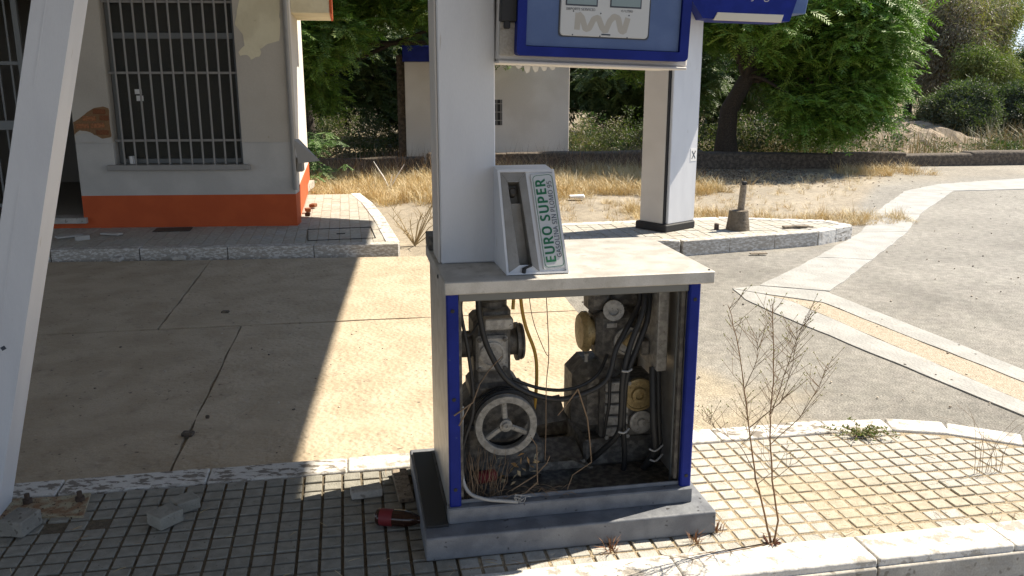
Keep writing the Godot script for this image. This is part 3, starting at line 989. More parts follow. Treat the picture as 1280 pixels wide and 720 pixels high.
	text("lettering", "IMPORTE SERVICIO", 0.0075, M.print_dark, hd, tx.call(0.695, 1.7785))
	text("lettering", "€ / LITRO", 0.0065, M.print_dark, hd, tx.call(0.838, 1.7790))
	# faded zigzag smear, slot, screws
	var zz: Array = []
	for q in [[0.688, 1.768], [0.686, 1.72], [0.689, 1.765], [0.700, 1.755], [0.712, 1.722], [0.724, 1.726], [0.736, 1.752], [0.750, 1.757], [0.764, 1.728], [0.774, 1.718], [0.786, 1.748], [0.798, 1.762], [0.812, 1.758], [0.822, 1.722], [0.832, 1.720], [0.842, 1.76]]:
		zz.append(Vector2(q[0], q[1]))
	var zc := Geometry2D.offset_polyline(PackedVector2Array(zz), 0.0085, Geometry2D.JOIN_ROUND, Geometry2D.END_ROUND)
	for z in zc:
		if Geometry2D.is_polygon_clockwise(z): continue
		mb = MB.new()
		mb.prism(z, hx, -0.005, -0.0036, 0.0, false)
		obj("faded_smear", mb, M.smear, hd)
	mb = MB.new()
	mb.prism(rrect(0.762, 1.707, 0.790, 1.711, 0.001), hx, -0.005, -0.0033, 0.0)
	obj("slot", mb, M.print_dark, hd)
	for q in [[0.673, 1.705], [0.758, 1.704], [0.843, 1.703], [0.673, 1.772], [0.757, 1.769], [0.845, 1.767]]:
		mb = MB.new()
		mb.lathe([Vector2(0.0022, 0.0), Vector2(0.0018, 0.0012), Vector2(0.0, 0.0014)], hx * Vector3(q[0], q[1], -0.004), Vector3(0, 0, 1), 8)
		obj("screw", mb, M.print_dark, hd)
	mb = MB.new()
	mb.bx(Lp(0.459, 1.616, 2.64), Lp(1.055, 1.6245, 2.94), 0.002)
	obj("bottom_tray", mb, M.cream, hd)
	mb = MB.new()
	mb.bx(Lp(0.460, 1.640, 2.640), Lp(0.506, 1.735, 2.654), 0.002)
	obj("junction_box", mb, M.raw, hd)
	mb = MB.new()
	mb.bx(Lp(0.458, 1.736, 2.615), Lp(0.5048, 2.15, 2.654), 0.002)
	obj("dark_cover", mb, M.black, hd)
	mb = MB.new()
	mb.bx(Lp(0.470, 1.715, 2.622), Lp(0.488, 1.752, 2.640), 0.003)
	obj("gland", mb, M.black, hd)
	for i in 5:
		mb = MB.new()
		var x0 := 0.55 + 0.028 * i
		var l := 0.012 + 0.014 * ((i * 7) % 4) / 3.0
		mb.prism(PackedVector2Array([Vector2(x0, 1.6165), Vector2(x0 + 0.024, 1.6165), Vector2(x0 + 0.019, 1.6165 - l * 0.8), Vector2(x0 + 0.010, 1.6165 - l), Vector2(x0 + 0.003, 1.6165 - l * 0.5)]), hx * Transform3D(Basis(), Vector3(0, 0, -0.25)), 0.0, 0.0015)
		obj("torn_lining", mb, M.paper, hd)
	var rz := Transform3D(Basis(Vector3(0, 0, 1), deg_to_rad(-1.9)), Vector3.ZERO)
	hd.transform = Transform3D(Basis(), piv) * rz * Transform3D(Basis(), -piv)

	# nozzle holder with the label
	var f0 := Lp(0.458, 0.996, 2.503); var f1 := Lp(0.646, 0.996, 2.503)
	var f2 := Lp(0.622, 1.298, 2.615); var f3 := Lp(0.450, 1.300, 2.615)
	var b0 := Lp(0.452, 0.996, 2.72); var b1 := Lp(0.646, 0.996, 2.72); var b2 := Lp(0.622, 1.305, 2.72); var b3 := Lp(0.450, 1.305, 2.72)
	mb = MB.new()
	mb.quad(f0, f3, b3, b0, Vector3(-1, 0, 0)); mb.quad(f1, f2, b2, b1, Vector3(1, 0, 0)); mb.quad(f3, f2, b2, b3, Vector3.UP); mb.quad(b0, b1, b2, b3, Vector3(0, 0, -1)); mb.quad(f0, f1, b1, b0, Vector3.DOWN)
	var X := (f1 - f0).normalized()
	var Yd := ((f3 + f2) * 0.5 - (f0 + f1) * 0.5)
	var Hh := Yd.length()
	var Z := X.cross(Yd.normalized()).normalized()
	Yd = Z.cross(X).normalized()
	var lx := Transform3D(Basis(X, Yd, Z), f0)
	var iv := lx.affine_inverse()
	# front plate with the slot cut out
	var q0 := iv * f0; var q1 := iv * f1; var q2 := iv * f2; var q3 := iv * f3
	var o := PackedVector2Array([Vector2(q0.x, q0.y), Vector2(q1.x, q1.y), Vector2(q2.x, q2.y), Vector2(q3.x, q3.y)])
	var hole := PackedVector2Array([Vector2(0.046, 0.022), Vector2(0.072, 0.022), Vector2(0.052, 0.285), Vector2(0.022, 0.285)])
	var sl := [Vector2(0.040, 0.03), Vector2(0.078, 0.03), Vector2(0.055, 0.287), Vector2(0.020, 0.287)]
	ring(PackedVector2Array([o[0], o[1], o[2], o[3]]), PackedVector2Array(sl), -0.002, 0.0, mb, lx)
	var nh := obj("nozzle_holder", mb, M.white, t)
	# raised rim
	mb = MB.new()
	ring(PackedVector2Array([o[0] + Vector2(-0.002, 0), o[1] + Vector2(0.002, 0), o[2] + Vector2(0.002, 0.001), o[3] + Vector2(-0.002, 0.001)]), PackedVector2Array([o[0] + Vector2(0.004, 0.006), o[1] + Vector2(-0.005, 0.006), o[2] + Vector2(-0.005, -0.007), o[3] + Vector2(0.005, -0.007)]), -0.006, 0.007, mb, lx)
	obj("rim", mb, M.white, nh)
	# steel face, two strips beside the slot
	mb = MB.new()
	mb.prism(PackedVector2Array([Vector2(0.006, 0.008), Vector2(0.0395, 0.030), Vector2(0.0195, 0.288), Vector2(0.054, 0.288), Vector2(0.079, 0.03), Vector2(0.042, 0.0285), Vector2(0.012, 0.0075), Vector2(0.094, 0.008), Vector2(0.070, 0.314), Vector2(-0.001, 0.316)]), lx, -0.001, 0.003)
	mb = MB.new()
	mb.prism(PackedVector2Array([Vector2(0.006, 0.008), Vector2(0.039, 0.029), Vector2(0.019, 0.288), Vector2(-0.001, 0.316)]), lx, -0.001, 0.003)
	mb.prism(PackedVector2Array([Vector2(0.079, 0.029), Vector2(0.100, 0.008), Vector2(0.077, 0.316), Vector2(0.056, 0.288)]), lx, -0.001, 0.003)
	mb.prism(PackedVector2Array([Vector2(0.0195, 0.2885), Vector2(0.0555, 0.2885), Vector2(0.0765, 0.3165), Vector2(-0.0005, 0.3165)]), lx, -0.001, 0.003)
	obj("face_plate", mb, M.steel_dark, nh)
	# slot walls and floor
	mb = MB.new()
	var dz := -0.055
	for k in 4:
		var a2: Vector2 = sl[k]
		var b22: Vector2 = sl[(k + 1) % 4]
		mb.quad(lx * Vector3(a2.x, a2.y, 0.001), lx * Vector3(b22.x, b22.y, 0.001), lx * Vector3(b22.x, b22.y, dz if k != 3 else dz), lx * Vector3(a2.x, a2.y, dz), lx.basis * Vector3(0.05 - (a2.x + b22.x) * 0.5, 0.16 - (a2.y + b22.y) * 0.5, 0))
	mb.quad(lx * Vector3(0.040, 0.03, dz), lx * Vector3(0.078, 0.03, dz), lx * Vector3(0.060, 0.225, dz + 0.03), lx * Vector3(0.026, 0.225, dz + 0.03), Z)
	mb.quad(lx * Vector3(0.026, 0.225, dz + 0.03), lx * Vector3(0.060, 0.225, dz + 0.03), lx * Vector3(0.060, 0.229, dz), lx * Vector3(0.026, 0.229, dz), Vector3.UP)
	mb.quad(lx * Vector3(0.026, 0.225, dz), lx * Vector3(0.060, 0.225, dz), lx * Vector3(0.055, 0.287, dz), lx * Vector3(0.020, 0.287, dz), Z)
	obj("slot", mb, M.steel_dark, nh)
	mb = MB.new()
	mb.lathe([Vector2(0.013, 0.0), Vector2(0.013, 0.03), Vector2(0.008, 0.034), Vector2(0.0, 0.035)], lx * Vector3(0.040, 0.262, dz), Z, 14)
	obj("nozzle_switch", mb, M.grease, nh)
	mb = MB.new()
	mb.box(lx * Vector3(0.062, 0.022, 0.006), Vector3(0.034, 0.008, 0.006), lx.basis * Basis(Vector3(0, 0, 1), 0.35), 0.002)
	mb.box(lx * Vector3(0.052, 0.012, 0.006), Vector3(0.012, 0.018, 0.006), lx.basis * Basis(Vector3(0, 0, 1), -0.2), 0.002)
	obj("latch", mb, M.black, nh)
	# label plate, tilted with the right edge
	var px := lx * Transform3D(Basis(Vector3(0, 0, 1), 0.075), Vector3(0.138, 0.163, 0.004))
	mb = MB.new()
	mb.prism(rrect(-0.036, -0.148, 0.036, 0.148, 0.004), px, -0.003, 0.002, 0.0008)
	obj("label_plate", mb, M.panel_white, nh)
	mb = MB.new()
	ring(rrect(-0.031, -0.143, 0.031, 0.143, 0.012), rrect(-0.0295, -0.1415, 0.0295, 0.1415, 0.011), 0.0, 0.0026, mb, px)
	obj("label_border", mb, M.print_green, nh)
	var up := Basis(Vector3(0, 0, 1), PI / 2)
	var e1 := text("lettering", "EURO SUPER", 0.0315, M.print_green, nh, px * Transform3D(up, Vector3(-0.0085, 0.0, 0.0028)), true)
	e1.scale = Vector3(1.02, 1.0, 1.0)
	text("lettering", "GASOLINA SIN PLOMO 95", 0.0150, M.print_dark, nh, px * Transform3D(up, Vector3(0.0185, 0.003, 0.0028)))
	make_internals(t)

func make_internals(t: Node3D) -> void:
	var mb := MB.new()
	# --- left meter over the belt-driven pump
	mb.box(Lp(0.445, 0.69, 2.77), Vector3(0.125, 0.235, 0.14), Basis(), 0.015)
	mb.box(Lp(0.458, 0.815, 2.77), Vector3(0.105, 0.045, 0.11), Basis(), 0.012)
	mb.lathe([Vector2(0.0, 0.0), Vector2(0.05, 0.0), Vector2(0.05, 0.02), Vector2(0.035, 0.035), Vector2(0.0, 0.036)], Lp(0.455, 0.835, 2.77), Vector3.UP, 18)
	mb.box(Lp(0.455, 0.555, 2.77), Vector3(0.17, 0.07, 0.16), Basis(), 0.02)
	var me := obj("flow_meter", mb, M.grease, t)
	mb = MB.new()
	mb.box(Lp(0.46, 0.797, 2.685), Vector3(0.095, 0.038, 0.05), Basis(), 0.004)
	obj("junction_box", mb, M.cast, me)
	mb = MB.new()
	mb.box(Lp(0.44, 0.692, 2.688), Vector3(0.106, 0.122, 0.02), Basis(), 0.008)
	obj("flange", mb, M.cast, me)
	mb = MB.new()
	mb.lathe([Vector2(0.043, 0.0), Vector2(0.043, 0.006), Vector2(0.036, 0.007), Vector2(0.036, 0.003), Vector2(0.0, 0.003)], Lp(0.44, 0.692, 2.678), Vector3(0, 0, 1), 28)
	obj("cover_disc", mb, M.cast, me)
	for q in [[-0.042, 0.05], [0.042, 0.05], [-0.042, -0.05], [0.042, -0.05]]:
		mb = MB.new()
		mb.lathe([Vector2(0.008, 0.0), Vector2(0.008, 0.007), Vector2(0.0, 0.008)], Lp(0.44 + q[0], 0.692 + q[1], 2.678), Vector3(0, 0, 1), 6)
		obj("bolt", mb, M.grease, me)
	mb = MB.new()
	mb.lathe([Vector2(0.045, 0.0), Vector2(0.045, 0.03), Vector2(0.066, 0.031), Vector2(0.066, 0.040), Vector2(0.058, 0.041), Vector2(0.058, 0.047), Vector2(0.064, 0.048), Vector2(0.060, 0.056), Vector2(0.0, 0.058)], Lp(0.505, 0.70, 2.78), Vector3(1, 0, 0), 24)
	obj("end_flange", mb, M.grease, me)
	mb = MB.new()
	mb.lathe([Vector2(0.045, 0.0), Vector2(0.045, 0.04), Vector2(0.062, 0.041), Vector2(0.062, 0.052), Vector2(0.0, 0.054)], Lp(0.385, 0.70, 2.78), Vector3(-1, 0, 0), 24)
	obj("end_flange", mb, M.grease, me)
	# pump body behind the pulley
	mb = MB.new()
	mb.box(Lp(0.47, 0.44, 2.80), Vector3(0.25, 0.19, 0.20), Basis(), 0.03)
	mb.lathe([Vector2(0.0, 0.0), Vector2(0.095, 0.0), Vector2(0.105, -0.03), Vector2(0.105, -0.16)], Lp(0.47, 0.476, 2.68), Vector3(0, 0, 1), 28)
	mb.box(Lp(0.38, 0.36, 2.72), Vector3(0.06, 0.16, 0.10), Basis(), 0.01)
	mb.box(Lp(0.47, 0.30, 2.80), Vector3(0.30, 0.12, 0.24), Basis(), 0.01)
	obj("pump_body", mb, M.grease, t)
	var pc := Lp(0.470, 0.474, 2.60)
	mb = MB.new()
	mb.lathe([Vector2(0.079, -0.012), Vector2(0.079, 0.012), Vector2(0.081, 0.014), Vector2(0.101, 0.014), Vector2(0.103, 0.011), Vector2(0.094, 0.001), Vector2(0.103, -0.010), Vector2(0.101, -0.013), Vector2(0.081, -0.013), Vector2(0.079, -0.012)], pc, Vector3(0, 0, 1), 48)
	var pu := obj("pulley", mb, M.pulley, t)
	mb = MB.new()
	mb.lathe([Vector2(0.0, -0.02), Vector2(0.021, -0.02), Vector2(0.021, 0.010), Vector2(0.012, 0.012), Vector2(0.012, 0.017), Vector2(0.005, 0.018), Vector2(0.0, 0.014)], pc, Vector3(0, 0, 1), 20)
	obj("hub", mb, M.pulley, pu)
	for an in [95.0, 215.0, 335.0]:
		mb = MB.new()
		var d := Vector3(cos(deg_to_rad(an)), sin(deg_to_rad(an)), 0)
		mb.box(pc + d * 0.050, Vector3(0.062, 0.019, 0.010), Basis(Vector3(0, 0, 1), deg_to_rad(an)), 0.004)
		obj("spoke", mb, M.pulley, pu)
	mb = MB.new()
	for k in 3:
		mb.lathe([Vector2(0.096, 0.0), Vector2(0.105, 0.0), Vector2(0.105, 0.009), Vector2(0.096, 0.009), Vector2(0.096, 0.0)], pc + Vector3(0.004, 0.006 + 0.001 * k, -0.028 - 0.014 * k), Vector3(0, 0, 1), 44)
	obj("drive_belt", mb, M.rubber, t)
	# --- right-hand unit
	mb = MB.new()
	mb.box(Lp(0.885, 0.705, 2.82), Vector3(0.135, 0.17, 0.14), Basis(), 0.02)
	mb.box(Lp(0.84, 0.83, 2.83), Vector3(0.085, 0.10, 0.09), Basis(), 0.015)
	mb.box(Lp(0.93, 0.85, 2.86), Vector3(0.12, 0.12, 0.08), Basis(), 0.01)
	mb.lathe([Vector2(0.0, 0.0), Vector2(0.05, 0.0), Vector2(0.05, 0.10), Vector2(0.0, 0.10)], Lp(0.885, 0.555, 2.83), Vector3.UP, 18)
	var mr := obj("flow_meter", mb, M.grease, t)
	mb = MB.new()
	mb.lathe([Vector2(0.05, 0.0), Vector2(0.05, 0.022), Vector2(0.072, 0.023), Vector2(0.072, 0.036), Vector2(0.060, 0.050), Vector2(0.0, 0.054)], Lp(0.822, 0.71, 2.82), Vector3(-1, 0, 0), 22)
	obj("end_flange", mb, M.brass, mr)
	mb = MB.new()
	mb.lathe([Vector2(0.018, 0.0), Vector2(0.018, 0.012), Vector2(0.036, 0.012), Vector2(0.036, 0.0)], Lp(0.875, 0.80, 2.755), Vector3(-0.25, 0.1, 1), 20)
	mb.lathe([Vector2(0.0, 0.001), Vector2(0.018, 0.001)], Lp(0.875, 0.80, 2.755), Vector3(-0.25, 0.1, 1), 20)
	obj("open_flange", mb, M.cast, mr)
	mb = MB.new()
	mb.lathe([Vector2(0.05, 0.0), Vector2(0.05, 0.010), Vector2(0.042, 0.012), Vector2(0.040, 0.006), Vector2(0.0, 0.006)], Lp(0.925, 0.69, 2.748), Vector3(0, 0, 1), 26)
	obj("cover_disc", mb, M.cast, mr)
	mb = MB.new()
	mb.box(Lp(0.928, 0.70, 2.732), Vector3(0.022, 0.055, 0.012), Basis(Vector3(0, 0, 1), -0.7), 0.003)
	obj("brass_link", mb, M.brass, mr)
	mb = MB.new()
	mb.box(Lp(0.868, 0.748, 2.746), Vector3(0.036, 0.016, 0.003), Basis(), 0.0005)
	obj("name_plate", mb, M.cast, mr)
	# gearbox and motor below
	mb = MB.new()
	mb.box(Lp(0.84, 0.47, 2.86), Vector3(0.19, 0.27, 0.20), Basis(), 0.045)
	mb.box(Lp(0.93, 0.445, 2.80), Vector3(0.20, 0.22, 0.14), Basis(), 0.012)
	mb.box(Lp(0.90, 0.29, 2.84), Vector3(0.26, 0.10, 0.24), Basis(), 0.01)
	var gb := obj("gearbox", mb, M.grease, t)
	for k in 5:
		mb = MB.new()
		mb.box(Lp(0.887, 0.365 + 0.042 * k, 2.726), Vector3(0.085, 0.034, 0.012), Basis(), 0.003)
		obj("cover_rib", mb, M.cast, gb)
	for q in [[0.850, 0.35], [0.926, 0.35], [0.850, 0.545], [0.926, 0.545]]:
		mb = MB.new()
		mb.lathe([Vector2(0.008, 0.0), Vector2(0.008, 0.010), Vector2(0.0, 0.011)], Lp(q[0], q[1], 2.720), Vector3(0, 0, 1), 6)
		obj("bolt", mb, M.cast, gb)
	mb = MB.new()
	mb.lathe([Vector2(0.060, 0.0), Vector2(0.060, 0.012), Vector2(0.052, 0.014), Vector2(0.050, 0.008), Vector2(0.028, 0.008), Vector2(0.026, 0.018), Vector2(0.016, 0.019), Vector2(0.014, 0.010), Vector2(0.0, 0.010)], Lp(0.965, 0.498, 2.728), Vector3(0, 0, 1), 30)
	obj("brass_disc", mb, M.brass, gb)
	mb = MB.new()
	mb.lathe([Vector2(0.042, 0.0), Vector2(0.042, 0.010), Vector2(0.034, 0.012), Vector2(0.016, 0.010), Vector2(0.014, 0.020), Vector2(0.0, 0.021)], Lp(0.975, 0.398, 2.722), Vector3(0, 0, 1), 26)
	obj("shaft_disc", mb, M.cast, gb)
	mb = MB.new()
	mb.lathe([Vector2(0.007, 0.0), Vector2(0.007, 0.022), Vector2(0.010, 0.023), Vector2(0.010, 0.032), Vector2(0.0, 0.033)], Lp(0.795, 0.604, 2.80), Vector3.UP, 6)
	obj("bolt", mb, M.cast, gb)
	# electrical box
	mb = MB.new()
	mb.bx(Lp(0.992, 0.612, 2.63), Lp(1.028, 0.925, 2.80), 0.003)
	var eb := obj("electrical_box", mb, M.cast, t)
	mb = MB.new()
	mb.bx(Lp(0.962, 0.648, 2.70), Lp(0.991, 0.70, 2.78), 0.003)
	obj("cable_gland", mb, M.grease, eb)
	# sheet metal scraps on the floor
	mb = MB.new()
	mb.box(Lp(0.675, 0.40, 2.88), Vector3(0.12, 0.10, 0.004), Basis(Vector3(1, 0, 0), -0.75) * Basis(Vector3(0, 0, 1), 0.12), 0.001)
	obj("sheet_scrap", mb, M.grease, t)
	mb = MB.new()
	mb.box(Lp(0.66, 0.300, 2.74), Vector3(0.20, 0.004, 0.16), Basis(Vector3(1, 0, 0), 0.22), 0.001)
	mb.box(Lp(0.66, 0.284, 2.662), Vector3(0.20, 0.03, 0.004), Basis(), 0.001)
	obj("sheet_scrap", mb, M.grease, t)
	mb = MB.new()
	mb.box(Lp(0.735, 0.30, 2.64), Vector3(0.014, 0.004, 0.11), Basis(Vector3(0, 1, 0), 0.5) , 0.001)
	obj("bracket", mb, M.grease, t)
	# hoses and cables
	hose("hose", [[0.385, 0.93, 2.62], [0.392, 0.83, 2.62], [0.422, 0.72, 2.62], [0.495, 0.606, 2.62], [0.629, 0.545, 2.62], [0.738, 0.556, 2.62], [0.820, 0.60, 2.63], [0.850, 0.694, 2.64], [0.885, 0.747, 2.66], [0.945, 0.83, 2.70], [0.96, 0.92, 2.72]], 0.0095, M.rubber, t)
	hose("hose", [[0.50, 0.615, 2.64], [0.60, 0.575, 2.64], [0.70, 0.568, 2.64], [0.79, 0.60, 2.66], [0.84, 0.66, 2.70]], 0.006, M.rubber, t)
	hose("hose", [[0.965, 0.92, 2.70], [0.945, 0.826, 2.65], [0.899, 0.718, 2.63], [0.872, 0.608, 2.62], [0.872, 0.47, 2.63], [0.866, 0.393, 2.64], [0.827, 0.32, 2.68], [0.79, 0.26, 2.72]], 0.010, M.rubber, t)
	hose("hose", [[0.985, 0.91, 2.72], [0.965, 0.80, 2.66], [0.925, 0.70, 2.64], [0.888, 0.60, 2.63], [0.884, 0.45, 2.64], [0.90, 0.30, 2.66], [0.90, 0.245, 2.67]], 0.010, M.rubber, t)
	hose("hose", [[0.845, 0.60, 2.68], [0.842, 0.50, 2.67], [0.838, 0.44, 2.68], [0.835, 0.36, 2.70]], 0.006, M.rubber, t)
	hose("hose", [[0.990, 0.62, 2.66], [0.985, 0.45, 2.62], [0.992, 0.33, 2.62], [0.97, 0.25, 2.66]], 0.013, M.rubber, t)
	hose("hose", [[1.008, 0.61, 2.66], [1.006, 0.45, 2.63], [1.012, 0.33, 2.63], [1.0, 0.25, 2.68]], 0.011, M.rubber, t)
	hose("cable_tie", [[0.968, 0.345, 2.605], [0.99, 0.337, 2.602], [1.02, 0.352, 2.612]], 0.0035, M.grey_cable, t, 5)
	hose("cable_tie", [[0.972, 0.305, 2.605], [0.993, 0.300, 2.602], [1.02, 0.318, 2.612]], 0.0035, M.grey_cable, t, 5)
	hose("cable_tie", [[0.86, 0.412, 2.615], [0.878, 0.408, 2.61], [0.90, 0.416, 2.625]], 0.004, M.grey_cable, t, 5)
	hose("cable_tie", [[0.862, 0.632, 2.605], [0.88, 0.63, 2.60], [0.898, 0.634, 2.61]], 0.004, M.grey_cable, t, 5)
	hose("yellow_hose", [[0.541, 0.93, 2.72], [0.545, 0.85, 2.72], [0.560, 0.77, 2.72], [0.592, 0.677, 2.72], [0.599, 0.60, 2.72], [0.597, 0.50, 2.73], [0.590, 0.42, 2.75]], 0.0062, M.yellow_hose, t)
	hose("yellow_hose", [[0.521, 0.93, 2.72], [0.520, 0.88, 2.72], [0.515, 0.832, 2.71]], 0.0062, M.yellow_hose, t)
	hose("cable", [[0.330, 0.93, 2.55], [0.322, 0.88, 2.55], [0.343, 0.746, 2.55], [0.356, 0.62, 2.55], [0.353, 0.533, 2.55], [0.325, 0.44, 2.55], [0.318, 0.33, 2.56]], 0.006, M.rubber, t)
	hose("cable", [[0.328, 0.81, 2.55], [0.352, 0.80, 2.56], [0.40, 0.825, 2.66]], 0.004, M.rubber, t, 6)
	hose("grey_cable", [[0.318, 0.58, 2.52], [0.313, 0.46, 2.515], [0.313, 0.36, 2.515], [0.330, 0.30, 2.50], [0.375, 0.281, 2.478], [0.44, 0.272, 2.468], [0.485, 0.268, 2.462]], 0.0058, M.grey_cable, t)
	for k in 6:
		var rr := RandomNumberGenerator.new()
		rr.seed = 70 + k
		hose("frayed_wire", [[0.482, 0.268, 2.462], [0.482 + rr.randf_range(-0.02, 0.03), 0.272 + rr.randf_range(-0.005, 0.03), 2.455], [0.49 + rr.randf_range(-0.01, 0.05), 0.265 + rr.randf_range(-0.004, 0.03), 2.452]], 0.0014, M.grey_cable, t, 4)
	hose("thin_wire", [[0.60, 0.93, 2.60], [0.607, 0.82, 2.60], [0.612, 0.70, 2.60], [0.605, 0.60, 2.60], [0.605, 0.45, 2.60], [0.603, 0.34, 2.60]], 0.0016, M.stem, t, 4)
	hose("thin_wire", [[0.545, 0.93, 2.61], [0.562, 0.82, 2.61], [0.598, 0.72, 2.60], [0.612, 0.70, 2.60]], 0.0014, M.stem, t, 4)

# dead stalks, leaves and litter that have blown or grown into the cabinet
func make_cabinet_litter() -> void:
	var rr := RandomNumberGenerator.new()
	rr.seed = 4
	var mb := MB.new()
	for k in 46:
		var u := rr.randf_range(0.318, 0.44)
		var w := rr.randf_range(2.515, 2.575)
		var pts: Array = [P(u, 0.245, w)]
		var rad: Array = [0.0013]
		var dx := rr.randf_range(-0.3, 0.32)
		var hh := rr.randf_range(0.06, 0.19)
		for s in 4:
			var f := (s + 1) / 4.0
			pts.append(P(clampf(u + dx * hh * f + rr.randf_range(-0.006, 0.006), 0.314, 0.6), 0.245 + hh * f, clampf(w + rr.randf_range(-0.012, 0.012), 2.508, 2.60)))
			rad.append(0.0013 * (1.0 - 0.6 * f))
		mb.tube(pts, rad, 4, false)
	for k in 26:
		var a := P(rr.randf_range(0.33, 0.68), rr.randf_range(0.266, 0.275), rr.randf_range(2.47, 2.53))
		var b := a + Vector3(rr.randf_range(-0.06, 0.06), rr.randf_range(0.0, 0.02), rr.randf_range(-0.03, 0.008))
		mb.tube([a, a.lerp(b, 0.5) + Vector3(0, 0.006, 0), b], [0.001, 0.001, 0.0006], 4, false)
	var o := obj("dead_stalks", mb, M.stem)
	tag(o, "tangle of dry brown stalks inside the left of the open pump cabinet", "dry weeds", "", "stuff")
	# a dead climbing twig
	var tw := MB.new()
	for q in [[[0.285, 0.575, 2.46], [0.345, 0.61, 2.47], [0.37, 0.655, 2.50], [0.41, 0.685, 2.55], [0.455, 0.715, 2.58]], [[0.30, 0.54, 2.462], [0.335, 0.60, 2.47], [0.355, 0.625, 2.48]], [[0.698, 0.60, 2.55], [0.735, 0.49, 2.56], [0.745, 0.41, 2.56], [0.752, 0.335, 2.56], [0.68, 0.31, 2.53], [0.655, 0.275, 2.50]], [[0.698, 0.60, 2.55], [0.655, 0.535, 2.56], [0.635, 0.51, 2.56]], [[0.475, 0.28, 2.52], [0.56, 0.31, 2.55], [0.60, 0.345, 2.56], [0.61, 0.37, 2.56]], [[0.50, 0.262, 2.50], [0.56, 0.30, 2.52], [0.57, 0.40, 2.58], [0.545, 0.44, 2.59]]]:
		var pts: Array = []
		var rad: Array = []
		for k in q.size():
			pts.append(P(q[k][0], q[k][1], q[k][2])); rad.append(0.0028 * (1.0 - 0.5 * k / q.size()))
		tw.tube(pts, rad, 5)
	var o2 := obj("dead_twig", tw, M.stem)
	tag(o2, "dead brown twigs straggling across the pump cabinet opening", "twig", "", "stuff")
	var lf := MB.new()
	for k in 26:
		var c := P(rr.randf_range(0.40, 0.58), rr.randf_range(0.262, 0.37), rr.randf_range(2.56, 2.66))
		lf.col = [Color(0.55, 0.42, 0.24), Color(0.42, 0.25, 0.10), Color(0.60, 0.52, 0.36)][k % 3]
		var a := Vector3(rr.randf_range(-1, 1), rr.randf_range(-1, 1), rr.randf_range(-1, 1)).normalized() * 0.016
		var b := a.cross(Vector3(rr.randf_range(-1, 1), rr.randf_range(-1, 1), 0.5)).normalized() * 0.006
		lf.ftri(c - a, c + b, c + a, Vector3.UP); lf.ftri(c - a, c + a, c - b + Vector3(0, 0.004, 0), Vector3.UP)
	var o3 := obj("dry_leaves", lf, M.straw)
	tag(o3, "small pale dry leaves under the pulley in the pump cabinet", "leaves", "", "stuff")
	var rg := MB.new()
	rg.rough(Transform3D(Basis(Vector3(0, 0, 1), 0.2), Vector3(0, 0.035, 0)), Vector3(0.075, 0.042, 0.045), Vector3i(8, 7, 6), 0.018, 0.04, nA, false)
	var o4 := obj("red_wrapper", rg, M.red)
	o4.position = P(0.405, 0.262, 2.60)
	tag(o4, "crumpled red wrapper on the cabinet floor below the pulley", "wrapper")

